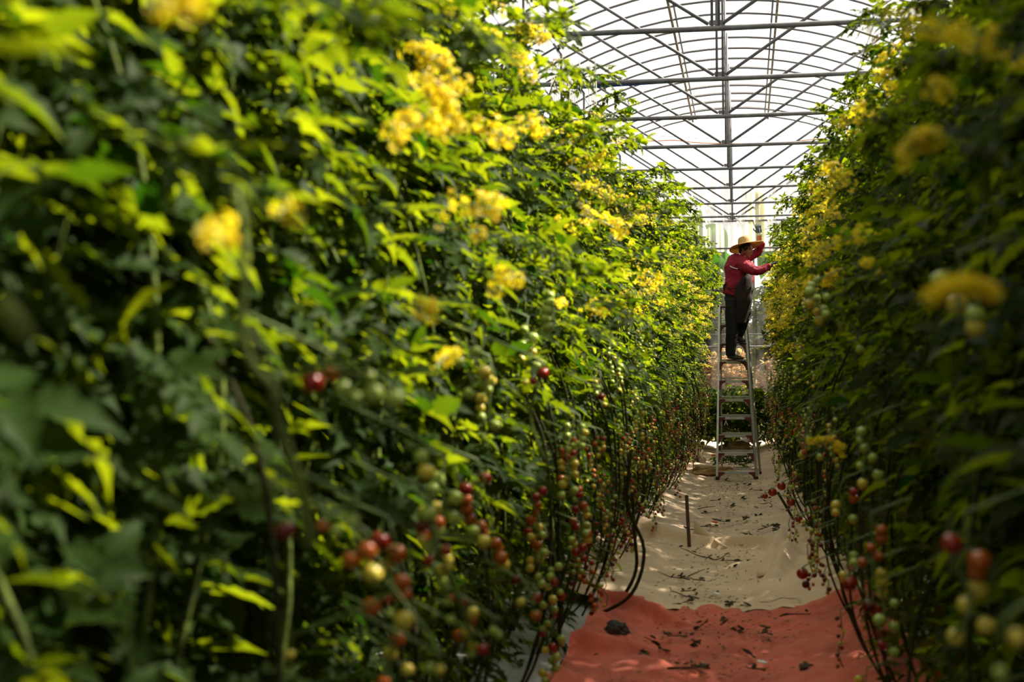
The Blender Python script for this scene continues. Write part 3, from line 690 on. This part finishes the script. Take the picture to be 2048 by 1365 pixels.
# characteristic bare stem and its cluster stalk, near left
for X, P, r0, mm in [(-.57, [(470, 380), (488, 500), (482, 660), (505, 730), (545, 775)], .006, 'stem'), (-.585, [(545, 775), (560, 860), (585, 930), (610, 1000), (620, 1100)], .0085, 'stem'),
                     (-.57, [(545, 775), (600, 748), (660, 742), (740, 752)], .004, 'stem'), (-.58, [(505, 660), (515, 720)], .005, 'stemwood'), (-.6, [(860, 1020), (872, 1090), (905, 1170), (950, 1290)], .006, 'stem'),
                     (-.62, [(1075, 770), (1060, 830), (1080, 900), (1110, 960)], .005, 'stem'), (-.64, [(1262, 900), (1255, 1010), (1288, 1100), (1262, 1190), (1185, 1236)], .010, 'stemwood'),
                     (-.73, [(1240, 900), (1262, 960), (1268, 1060), (1272, 1140), (1240, 1200), (1185, 1238)], .010, 'stemwood'), (-.99, [(1085, 1050), (1110, 1130), (1120, 1230), (1110, 1330)], .012, 'stemwood'), (-.62, [(0, 600), (60, 680)], .01, 'stem')]:
    Yc = at_x(P[0][0], P[0][1], X).y; w = [at(px, py, Yc) for px, py in P]; bm = bmesh.new(); tube(bm, catmull(w, 5) if len(w) > 2 else w, r0, 8)
    bm_obj('bare_stem', bm, M[mm], plant_at(-1, w[0].y))
for X, P, r0 in [(.3, [(1575, 1290), (1560, 1340), (1556, 1364)], .006), (.27, [(1555, 985), (1570, 1010), (1590, 1045)], .012)]:
    Yc = at_x(P[0][0], P[0][1], X).y; w = [at(px, py, Yc) for px, py in P]; bm = bmesh.new(); tube(bm, catmull(w, 5), r0, 8); bm_obj('bare_stem', bm, M['stemwood'], plant_at(1, w[0].y))
# low dark vines closing the aisle beyond the ladder
for i in range(4):
    r = random.Random(i); n = 260
    o = empty('low_vine', (-1.0 + .55 * i, 25.6, 0), label='low dark vine sprawling across the far end of the aisle', cat='vine', group='low vines at the end of the aisle')
    P = np.array([(-1.0 + .55 * i + r.uniform(-.24, .24), 25.6 + r.gauss(0, .3), .35 + .85 * r.random()) for _ in range(n)]); D = np.array([(r.gauss(0, 1), r.gauss(0, 1), r.uniform(-.6, .3)) for _ in range(n)])
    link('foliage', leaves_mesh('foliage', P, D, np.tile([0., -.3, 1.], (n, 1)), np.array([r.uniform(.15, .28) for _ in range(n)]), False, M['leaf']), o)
    bm = bmesh.new(); tube(bm, catmull([(-1.0 + .55 * i, 25.6, 0.2), (-.95 + .55 * i, 25.5, .6), (-1.05 + .55 * i, 25.6, 1.2)], 4), .01, 6); bm_obj('stem', bm, M['stemwood'], o)
# leafy cutting lying behind the ladder
c = at_z(1480, 932, .06); r = random.Random(3)
o = empty('vine_cutting', c, label='heap of green leafy vine cuttings on the floor behind the ladder feet', cat='vine cutting')
n = 60; P = np.array([(c.x + r.uniform(-.33, .22), c.y + r.uniform(-.15, .15), c.z + .02 + .13 * r.random()) for _ in range(n)])
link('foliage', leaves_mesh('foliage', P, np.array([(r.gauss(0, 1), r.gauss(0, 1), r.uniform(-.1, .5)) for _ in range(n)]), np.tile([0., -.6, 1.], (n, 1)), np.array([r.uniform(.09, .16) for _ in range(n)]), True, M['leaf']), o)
bm = bmesh.new(); tube(bm, catmull([c + Vector((-.4, 0, .02)), c + Vector((0, .05, .06)), c + Vector((.25, -.02, .03))], 4), .006, 6); bm_obj('stem', bm, M['stem'], o)
# foreground leaf by the worker's hand
c = at(1532, 533, 17.5)

# ------------------------------------------------------------------ outside planting seen through the end film
def bush(name, c, s, n, m, lbl, cat, size, seed, grp=None):
    r = random.Random(seed); o = empty(name, (c[0], c[1], 0), label=lbl, cat=cat, group=grp); P = []; D = []
    for _ in range(n):
        d = Vector((r.gauss(0, 1), r.gauss(0, 1), abs(r.gauss(0, 1)))).normalized(); k = r.uniform(.6, 1)
        P.append((c[0] + d.x * s[0] * k, c[1] + d.y * s[1] * k, c[2] + d.z * s[2] * k)); D.append((d.x + r.gauss(0, .5), d.y + r.gauss(0, .5), d.z * .4 + r.gauss(0, .4)))
    link('foliage', leaves_mesh('foliage', np.array(P), np.array(D), np.tile([0., -.4, 1.], (n, 1)), np.array([r.uniform(.6, 1.2) * size for _ in range(n)]), False, m), o)
    bm = bmesh.new(); tube(bm, [(c[0], c[1], 0), (c[0] + .05, c[1], c[2] + s[2] * .6)], .05, 8); bm_obj('trunk', bm, M['stemwood'], o)
bush('shrub', (-.85, 29.9, .6), (1.1, .8, 3.1), 3800, M['shrubleaf'], 'round grey-green shrub outside, seen through the plastic left of the worker', 'shrub', .28, 1)
bush('shrub', (.85, 30.6, .5), (1.1, .8, 3.1), 3000, M['shrubleaf'], 'grey-green shrub outside, seen through the plastic right of the worker', 'shrub', .28, 2)
bush('shrub', (-2.6, 30.9, .5), (1.0, .8, 2.5), 900, M['shrubleaf'], 'shrub outside the end wall, mostly hidden by the left row', 'shrub', .3, 3)
for i, x in enumerate((-3.9, -1.3, 1.3, 3.9)):
    bush('hedge_shrub', (x, 34.5, .3), (1.15, .9, 3.9 + .3 * math.sin(i * 2.3)), 1500, M['shrubleaf'], 'dark hedge shrub far outside behind the end wall plastic', 'hedge', .5, 20 + i, 'hedge outside the end wall')
bush('dry_grass_clump', (-.35, 28.75, .0), (.7, .3, 2.0), 1300, M['dryleaf'], 'golden brown dry grass outside, glowing through the film behind the ladder', 'dry grass', .2, 4)
bush('dry_grass_clump', (.7, 28.8, .0), (.5, .3, 1.95), 800, M['dryleaf'], 'golden brown dry grass outside, right of the ladder behind the film', 'dry grass', .2, 5)
def banana(base, leaves, lbl, m):
    o = empty('banana_plant', base, label=lbl, cat='banana plant')
    bm = bmesh.new(); tube(bm, [base, Vector((base.x + .05, base.y, 2.6))], [.13, .07], 10); bm_obj('trunk', bm, M['stem'], o)
    for tip, w in leaves:
        a = Vector((base.x + .05, base.y, 2.6)); mid = (a + tip) / 2 + Vector((0, 0, .5)); C = catmull([a, mid, tip, tip + Vector(((tip.x - a.x) * .3, 0, -.55))], 6); n = len(C)
        V = []; 
        for i, p in enumerate(C):
            t = i / (n - 1); ww = w * math.sin(PI * min(1, .08 + t * .95)) ** .6
            T = (C[min(i + 1, n - 1)] - C[max(i - 1, 0)]).normalized(); sd = T.cross(Vector((0, 1, .2))).normalized()
            V += [p - sd * ww + Vector((0, -.1 * ww, -.25 * ww)), p, p + sd * ww + Vector((0, -.1 * ww, -.25 * ww))]
        Q = [q for i in range(n - 1) for q in ((i * 3, i * 3 + 1, i * 3 + 4, i * 3 + 3), (i * 3 + 1, i * 3 + 2, i * 3 + 5, i * 3 + 4))]
        me = np_mesh('leaf', [tuple(v) for v in V], Q, m, True); l = link('leaf', me, o); sd = l.modifiers.new('thick', 'SOLIDIFY'); sd.thickness = .004
banana(Vector((-1.2, 28.9, 0)), [(at(1432, 465, 28.8), .26), (at(1450, 520, 28.8), .2), (at(1390, 430, 28.9), .22)], 'green banana plant outside, broad leaf seen through the plastic left of the straw hat', M['banana'])
banana(Vector((.9, 29.0, 0)), [(at(1536, 505, 28.9), .24), (at(1560, 470, 29.0), .25)], 'green banana plant outside, pale leaves seen beyond the worker\'s outstretched arm', M['banana'])
def yl(u, v):
    p = at(1490 + 34 * u + 6 * math.sin(v * 3), 385 + 118 * v, 28.5); return (p.x, p.y + .05 * math.sin(u * 7) + .08 * (u - .5) ** 2 * 4, p.z)
V, Q = grid(10, 20, yl); o = empty('yellow_banana_leaf', (.1, 28.5, 0), label='tall yellow-green leaf outside, glowing through the film behind the raised glove', cat='leaf')
l = link('leaf_blade', np_mesh('leaf_blade', V, Q, M['bananayellow'], True), o); sd = l.modifiers.new('thick', 'SOLIDIFY'); sd.thickness = .004
bm = bmesh.new(); a = at(1507, 503, 28.5); tube(bm, [at(1507, 390, 28.52), a + Vector((0, .02, 0)), (a.x, a.y + .02, .0)], .02, 8); bm_obj('stalk', bm, M['stem'], o)

# ------------------------------------------------------------------ ladder
lad = empty('stepladder', at(1476, 960, 19.5), label='tall aluminium stepladder with dark red corner brackets standing in the aisle', cat='stepladder')
FT, RT = (19.0, 19.62), (20.1, 19.72)
def fl(px_t, px_b, py):   # point on a front rail
    t = (966 - py) / (966 - 610); return at(px_b + (px_t - px_b) * t, py, FT[0] + (FT[1] - FT[0]) * t)
def rl(px_t, px_b, py):
    t = (955 - py) / (955 - 614); return at(px_b + (px_t - px_b) * t, py, RT[0] + (RT[1] - RT[0]) * t)
for (t_, b_) in ((1439, 1434), (1487, 1514)):
    bm = bmesh.new(); beam(bm, fl(t_, b_, 962), fl(t_, b_, 610), .026, .062, .004); bm_obj('front_rail', bm, M['alu'], lad, smooth=False)
    bm = bmesh.new(); p = fl(t_, b_, 961); beam(bm, p + Vector((0, 0, -.045)), p + Vector((0, .005, .05)), .04, .08, .008); bm_obj('rubber_foot', bm, M['rubber'], lad, smooth=False)
for (t_, b_) in ((1441, 1444), (1489, 1521)):
    bm = bmesh.new(); beam(bm, rl(t_, b_, 952), rl(t_, b_, 614), .024, .045, .004); bm_obj('rear_rail', bm, M['fibre'], lad, smooth=False)
    bm = bmesh.new(); p = rl(t_, b_, 951); beam(bm, p + Vector((0, 0, -.045)), p + Vector((0, 0, .05)), .04, .06, .008); bm_obj('rubber_foot', bm, M['rubber'], lad, smooth=False)
steps = [651, 688, 724, 762, 799, 835, 871, 907, 945]
for py in steps:
    a = fl(1439, 1434, py); b = fl(1487, 1514, py); c = (a + b) / 2; w = (b - a).length
    st = empty('step', c); st.parent = lad; st.matrix_parent_inverse = wmat(lad).inverted(); lad_steps = st
    bm = bmesh.new(); box(bm, c + Vector((0, .02, 0)), (w, .085, .007)); box(bm, c + Vector((0, -.022, -.014)), (w, .006, .03)); box(bm, c + Vector((0, .06, -.014)), (w, .006, .03))
    for k in range(5): box(bm, c + Vector((0, -.012 + k * .016, .005)), (w * .96, .005, .004))
    bm_obj('tread', bm, M['alu'], st, smooth=False)
    for s, e in ((1, a), (-1, b)):
        bm = bmesh.new(); e = e + Vector((s * .012, -.028, -.012))
        n = 7; V0 = []
        prof = [(0, .014), (.085, .014), (.085, -.008)] + [(.085 - .068 * math.sin(k / n * PI / 2), -.012 - .09 * (1 - math.cos(k / n * PI / 2))) for k in range(1, n + 1)] + [(0, -.105)]
        f1 = [bm.verts.new(e + Vector((s * x, 0, z))) for x, z in prof]; f2 = [bm.verts.new(e + Vector((s * x, .012, z))) for x, z in prof]
        bm.faces.new(f1); bm.faces.new(f2[::-1]); m_ = len(prof)
        for k in range(m_): bm.faces.new((f1[k], f2[k], f2[(k + 1) % m_], f1[(k + 1) % m_]))
        bmesh.ops.recalc_face_normals(bm, faces=bm.faces); bm_obj('bracket', bm, M['bracket'], st, smooth=False)
a = fl(1439, 1434, 612); b = fl(1487, 1514, 612); c = (a + b) / 2
bm = bmesh.new(); box(bm, c + Vector((0, .05, 0)), ((b - a).length + .05, .16, .022), bev=.006); bm_obj('top_cap', bm, M['alu'], lad, smooth=False)
for s, e in ((1, a), (-1, b)):
    bm = bmesh.new(); box(bm, e + Vector((-s * .012, .03, -.006)), (.035, .13, .032), bev=.008); box(bm, e + Vector((s * .05, -.03, -.022)), (.09, .012, .02), bev=.004); box(bm, e + Vector((s * .02, -.03, -.06)), (.022, .012, .09), bev=.004)
    bm_obj('bracket', bm, M['bracket'], lad, smooth=False)
for py in (650, 685, 721, 757, 794, 831, 867, 902, 939):
    a = rl(1441, 1444, py); b = rl(1489, 1521, py)
    bm = bmesh.new(); beam(bm, a, b, .024, .022, .004); bm_obj('rear_rung', bm, M['alu'], lad, smooth=False)
bm = bmesh.new()
for (px, py) in ((1440, 780), (1500, 780)):
    a = fl(1439, 1434, py) if px < 1460 else fl(1487, 1514, py); b = rl(1441, 1444, py) if px < 1460 else rl(1489, 1521, py); beam(bm, a, b, .006, .018)
bm_obj('spreader_bar', bm, M['alu'], lad, smooth=False)
# clip hanging from a step
p = fl(1452, 1452, 842) + Vector((0, -.04, 0))
bm = bmesh.new(); tube(bm, [p + Vector((0, .012, .06)), p + Vector((0, -.004, .03)), p + Vector((0, 0, -.005))], .003, 5); beam(bm, p, p + Vector((-.022, 0, -.06)), .01, .008); beam(bm, p, p + Vector((.022, 0, -.06)), .01, .008)
bm_obj('plastic_clip', bm, M['white'], smooth=False, label='small white forked clip hanging from a ladder step', cat='clip')

# ------------------------------------------------------------------ worker
PD = 19.36
S = 1 / 150.0
def P(px, py, dy=0): return at(px, py, PD + dy)
def remesh(o, vox, it=4):
    m = o.modifiers.new('skin', 'REMESH'); m.mode = 'VOXEL'; m.voxel_size = vox; m.use_smooth_shade = True
    s = o.modifiers.new('soft', 'SMOOTH'); s.iterations = it; s.factor = .6
    return o
def seg(bm, pts, rad, n=14): tube(bm, catmull([P(*p) for p in pts], 4), interp(rad, 4), n)
def interp(r, k):
    out = []
    for a, b in zip(r, r[1:]):
        for j in range(k):
            t = j / k
            if hasattr(a, '__len__'): out.append((a[0] + (b[0] - a[0]) * t, a[1] + (b[1] - a[1]) * t))
            else: out.append(a + (b - a) * t)
    out.append(r[-1]); return out
wk = empty('person', P(1463, 720), label='person in straw hat, crimson jacket and dark apron on the ladder, reaching for the vines', cat='person')
HC = P(1493, 500)   # head centre
HR = (Matrix.Rotation(-.62, 3, 'Z') @ Matrix.Rotation(.12, 3, 'Y'))
def HD(x, y, z): return HC + HR @ Vector((x, y, z))
# body: head, neck, torso, arms, legs as one surface
bm = bmesh.new()
seg(bm, [(1480, 522, 0), (1486, 514, -.01), (1490, 506, 0)], [.062, .052, .052])
for z, fx, bx, hw in []: pass
# cranium + face (facing +x)
ball(bm, HD(-.012, 0, .03), (.093, .075, .09), HR, 24, 16)
ball(bm, HD(.022, 0, -.025), (.066, .060, .078), HR, 20, 14)
ball(bm, HD(.045, 0, -.078), (.030, .030, .026), HR, 14, 10)          # chin
for s in (-1, 1):
    ball(bm, HD(.052, s * .036, -.022), (.026, .024, .026), HR, 12, 8)  # cheek
    ball(bm, HD(.066, s * .028, .022), (.020, .026, .010), HR, 12, 8)   # brow
    ball(bm, HD(-.005, s * .076, -.008), (.018, .010, .032), HR @ Matrix.Rotation(s * .25, 3, 'Z'), 12, 8)  # ear
tube(bm, [HD(.078, 0, .018), HD(.092, 0, -.004), HD(.104, 0, -.024)], [.009, .011, .014], 10)
for s in (-1, 1): ball(bm, HD(.088, s * .012, -.026), (.011, .008, .008), HR, 10, 7)
ball(bm, HD(.082, 0, -.048), (.012, .024, .007), HR, 12, 7); ball(bm, HD(.079, 0, -.060), (.012, .020, .007), HR, 12, 7)
seg(bm, [(1480, 520, 0), (1478, 540, 0), (1477, 570, 0), (1475, 598, 0)], [(.10, .12), (.12, .15), (.12, .14), (.11, .14)], 18)
seg(bm, [(1482, 522, -.13), (1510, 541, -.25), (1536, 534, -.2), (1543, 531, -.18)], [.05, .042, .032, .028])
seg(bm, [(1486, 518, .13), (1515, 503, .22), (1518.5, 476, .18), (1518.5, 468, .17)], [.05, .042, .036, .034])
seg(bm, [(1470, 598, -.07), (1465, 655, -.06), (1460, 705, -.02), (1461, 716, -.02)], [.09, .06, .042, .036])
seg(bm, [(1480, 598, .07), (1486, 642, .04), (1477, 674, .12), (1478, 680, .12)], [.09, .06, .042, .036])
body = remesh(bm_obj('body', bm, M['skin'], wk), .006, 3)
for s in (-1, 1):
    bm = bmesh.new(); ball(bm, HD(.074, s * .028, .004), (.009, .012, .006), HR, 10, 7); bm_obj('eye', bm, M['eye'], wk)
    bm = bmesh.new(); tube(bm, [HD(.084, s * .014, .024), HD(.084, s * .03, .028), HD(.072, s * .046, .024)], .0035, 6); bm_obj('eyebrow', bm, M['hair'], wk)
# hair
bm = bmesh.new(); ball(bm, HD(-.020, 0, .034), (.100, .084, .088), HR, 22, 14); ball(bm, HD(-.065, 0, -.02), (.045, .062, .055), HR, 16, 10)
for s in (-1, 1): ball(bm, HD(.01, s * .07, .02), (.03, .014, .03), HR, 12, 8)
remesh(bm_obj('hair', bm, M['hair'], wk), .007, 2)
# jacket
bm = bmesh.new()
seg(bm, [(1484, 512, 0), (1481, 520, 0), (1479, 535, 0), (1479, 555, 0), (1476, 575, 0), (1472, 594, 0)], [(.075, .09), (.115, .17), (.148, .20), (.15, .19), (.155, .185), (.158, .19)], 22)
seg(bm, [(1481, 524, -.12), (1492, 534, -.2), (1510, 542, -.26), (1525, 539, -.23), (1539, 533, -.19)], [.085, .074, .062, .055, .050], 14)
seg(bm, [(1485, 520, .12), (1500, 513, .18), (1515, 505, .22), (1521, 494, .2), (1524, 484, .19)], [.08, .066, .058, .052, .050], 14)
seg(bm, [(1486, 515, -.01), (1484, 510, -.0)], [(.075, .075), (.068, .07)], 14)
r = random.Random(4)
jk = remesh(bm_obj('jacket', bm, M['jacket'], wk), .010, 4)
# reflective stripe across the back
bm = bmesh.new(); seg(bm, [(1459.5, 531, -.06), (1463, 534.5, -.155), (1470, 537, -.20), (1476, 538, -.215)], [(.010, .0045)] * 4, 8); bm_obj('stripe', bm, M['stripe'], jk)
# jacket hem band
def wrinkle(o, st, sc_):
    t = bpy.data.textures.new('folds', 'CLOUDS'); t.noise_scale = sc_; t.noise_depth = 2
    e = bpy.data.objects.new('fold_space', None); m = o.modifiers.new('folds', 'DISPLACE'); m.texture = t; m.strength = st; m.mid_level = .5
    bpy.data.objects.remove(e)
wrinkle(jk, .034, .075)
# trousers
bm = bmesh.new()
seg(bm, [(1474, 585, 0), (1474, 598, 0), (1475, 610, 0)], [(.13, .15), (.155, .17), (.13, .15)], 18)
seg(bm, [(1468, 600, -.06), (1466, 630, -.07), (1465, 655, -.07), (1462, 685, -.05), (1461.5, 712, -.03)], [.12, .108, .088, .078, .066])
seg(bm, [(1482, 600, .06), (1488, 622, .03), (1486, 642, .03), (1481, 660, .09), (1478, 672, .12)], [.12, .095, .082, .07, .058])
wrinkle(remesh(bm_obj('trousers', bm, M['trousers'], wk), .010, 3), .02, .07)
# apron: front sector shell
def apr(u, v):
    py = 537 + 112 * v
    fx = lerp_tab(py, [(537, 1499), (550, 1504.5), (575, 1506.5), (595, 1505.5), (615, 1502), (632, 1497), (649, 1491.5)]); bx = lerp_tab(py, [(537, 1492), (552, 1488), (575, 1470), (590, 1466), (610, 1470), (649, 1470)])
    a = (u - .5) * PI * .98; c = P(bx, py); f = P(fx, py); rx = (f - c).length; ry = lerp_tab(py, [(537, .13), (560, .21), (600, .225), (649, .17)])
    return (c.x + rx * max(math.cos(a), 0) ** .8 + .006 * math.sin(a * 9 + v * 3), PD + ry * math.sin(a) * 1.0, c.z)
V, Q = grid(36, 30, apr); ap = link('apron', np_mesh('apron', V, Q, M['apron'], True), wk); sd = ap.modifiers.new('thick', 'SOLIDIFY'); sd.thickness = .008; sd.offset = 1
bm = bmesh.new(); seg(bm, [(1474, 576, -.205), (1464, 577, -.19), (1455, 575, -.10), (1453, 574, 0)], [(.014, .006)] * 4, 8); bm_obj('apron_tie', bm, M['apron'], wk)
bm = bmesh.new(); seg(bm, [(1453, 568, -.05), (1448, 572, -.06), (1448, 582, -.06)], [.02, .014, .008], 8); seg(bm, [(1453, 570, -.05), (1450, 578, -.08), (1451, 588, -.08)], [.014, .012, .006], 8); ball(bm, P(1452.5, 570, -.04), (.02, .02, .02)); bm_obj('apron_knot', bm, M['apron'], wk)
# shoes
def shoe(h, t, dy, name='shoe'):
    bm = bmesh.new(); a = P(h[0], h[1], dy); b = P(t[0], t[1], dy + .0)
    m_ = a.lerp(b, .45)
    tube(bm, catmull([a + Vector((-.012, 0, .01)), a + Vector((.03, 0, .012)), m_ + Vector((0, 0, .004)), a.lerp(b, .8), b], 4), interp([(.028, .026), (.042, .040), (.042, .036), (.042, .026), (.022, .016)], 4), 14)
    seg(bm, [(h[0] + 5, h[1] - 7, dy), (h[0] + 6, h[1] - 1, dy)], [.043, .046])
    q = remesh(bm_obj(name, bm, M['shoe'], wk), .006, 2)
    bm = bmesh.new(); c = a.lerp(b, .5); ang = math.atan2((b - a).z, (b - a).x)
    box(bm, c + Vector((0, 0, -.040)), ((b - a).length + .05, .08, .016), Matrix.Rotation(-ang, 3, 'Y'), .006); bm_obj('sole', bm, M['rubber'], q)
shoe((1456, 714.5), (1488, 716.5), -.03); shoe((1474, 679.5), (1490, 682), .12)
bm = bmesh.new(); seg(bm, [(1463, 704, -.03), (1462, 711, -.03)], [.05, .05], 12); bm_obj('sock', bm, M['sock'], wk)
# hat
hc = P(1492, 491, -.01)
n_ = 44; V = []; prof = [(0, .125), (.035, .124), (.065, .116), (.083, .098), (.092, .06), (.098, .02), (.104, .004), (.13, 0), (.16, -.002), (.19, -.006), (.215, -.012), (.235, -.02)]
hatR = Matrix.Rotation(-.24, 3, 'Y') @ Matrix.Rotation(-.16, 3, 'X')
for (rr_, z) in prof:
    for k in range(n_):
        a = 2 * PI * k / n_; w = 1 + (.02 * math.sin(3 * a + 1) if rr_ > .13 else 0); zz = z + (.012 * math.sin(2 * a + .5) if rr_ > .15 else 0)
        V.append(tuple(hc + hatR @ Vector((rr_ * w * math.cos(a), rr_ * w * math.sin(a), zz))))
Q = [(i * n_ + k, i * n_ + (k + 1) % n_, (i + 1) * n_ + (k + 1) % n_, (i + 1) * n_ + k) for i in range(len(prof) - 1) for k in range(n_)]
hat = link('straw_hat', np_mesh('straw_hat', V, Q, M['straw'], True), wk); sd = hat.modifiers.new('thick', 'SOLIDIFY'); sd.thickness = .005
bm = bmesh.new(); V = [hc + hatR @ Vector((.100 * math.cos(a), .100 * math.sin(a), .012)) for a in [2 * PI * k / 30 for k in range(31)]]; tube(bm, V, (.003), 6, cap=False); bm_obj('hat_band', bm, M['straw'], hat)
# hands
def hand(base, up, side, curl, spread, thumb_sign, sc_=1.0):
    up = Vector(up).normalized(); sd_ = Vector(side); sd_ = (sd_ - up * sd_.dot(up)).normalized(); nr = up.cross(sd_)
    bm = bmesh.new(); R = Matrix((sd_, nr, up)).transposed()
    W = lambda a, b, c: base + (R @ Vector((a, b, c))) * sc_
    tube(bm, [W(0, 0, -.02), W(0, 0, .01), W(.002, 0, .045), W(.002, 0, .085)], [(.026, .022), (.034, .02), (.042, .018), (.040, .014)][:4], 14)
    ball(bm, W(.001, 0, .05), (.044, .044, .044) if False else (.043 * sc_, .019 * sc_, .048 * sc_), R, 16, 10)
    for k, (x, l) in enumerate(((-.031, .062), (-.010, .072), (.011, .068), (.031, .052))):
        p = Vector((x, 0, .085)); a = curl * (.5 + .1 * k); pts = [W(x * .8, 0, .07), W(*p)]; dx = spread * x * 4
        for j, fr in enumerate((.45, .32, .23)):
            p = p + Vector((dx, math.sin(a), math.cos(a))) * l * fr; pts.append(W(*p)); a += curl * (.9 - .1 * j)
        tube(bm, pts, [.0095 * sc_, .0092 * sc_, .0088 * sc_, .0080 * sc_, .0062 * sc_], 10)
    s = thumb_sign; tube(bm, [W(s * .02, .0, .02), W(s * .044, .006, .045), W(s * .064, .012, .068), W(s * .070, .014, .092)], [.013 * sc_, .012 * sc_, .0105 * sc_, .007 * sc_], 10)
    return bm
b0 = P(1518.5, 468.5, .17)
gl = remesh(bm_obj('glove', hand(b0, (-.12, -.1, 1), (1, 0, 0), .45, .9, -1, 1.0), M['glove'], wk), .0035, 2)
bm = bmesh.new(); seg(bm, [(1518.6, 472, .17), (1518.6, 467, .17)], [.038, .036], 14); bm_obj('glove_cuff', bm, M['cuff'], gl)
b1 = P(1541, 531, -.18)
gl = remesh(bm_obj('glove', hand(b1, (.8, .05, .4), (.3, -.8, -.2), -.7, .3, -1, 1.0), M['glove'], wk), .0035, 2)
# collar
bm = bmesh.new(); seg(bm, [(1481, 513.5, -.09), (1476, 511, -.03), (1477, 509, .05)], [(.018, .012)] * 3, 8); bm_obj('collar', bm, M['jacket'], jk)

# ------------------------------------------------------------------ light
w = bpy.data.worlds.new('world'); sc.world = w; w.use_nodes = True; nt = w.node_tree
bg = nt.nodes['Background']; bg.inputs[0].default_value = (1.0, .985, .965, 1); N_ = nt.nodes; L_ = nt.links
tc = N_.new('ShaderNodeTexCoord'); dp_ = N_.new('ShaderNodeVectorMath'); dp_.operation = 'DOT_PRODUCT'; dp_.inputs[1].default_value = (0, .95, .3)
L_.new(tc.outputs['Generated'], dp_.inputs[0]); mr = N_.new('ShaderNodeMapRange'); mr.inputs[1].default_value = .1; mr.inputs[2].default_value = .95; mr.inputs[3].default_value = .42; mr.inputs[4].default_value = 1.5
L_.new(dp_.outputs['Value'], mr.inputs[0]); L_.new(mr.outputs[0], bg.inputs[1])
sd_ = bpy.data.lights.new('sun', 'SUN'); so = bpy.data.objects.new('sun', sd_); COL.objects.link(so)
sd_.energy = 22; sd_.angle = math.radians(1.5); sd_.color = (1, .90, .72)
dirv = Vector((-.66, -.35, -.80)).normalized(); so.rotation_euler = dirv.to_track_quat('-Z', 'Y').to_euler()
sc.view_settings.view_transform = 'Standard'; sc.view_settings.look = 'None'; sc.view_settings.exposure = 0.0; sc.view_settings.gamma = 1
sc.cycles.max_bounces = 6; sc.cycles.diffuse_bounces = 3; sc.cycles.transparent_max_bounces = 12; sc.cycles.sample_clamp_indirect = 4; sc.cycles.use_denoising = True
print('OBJ', len(bpy.data.objects), 'tomatoes', len(tomato_list))
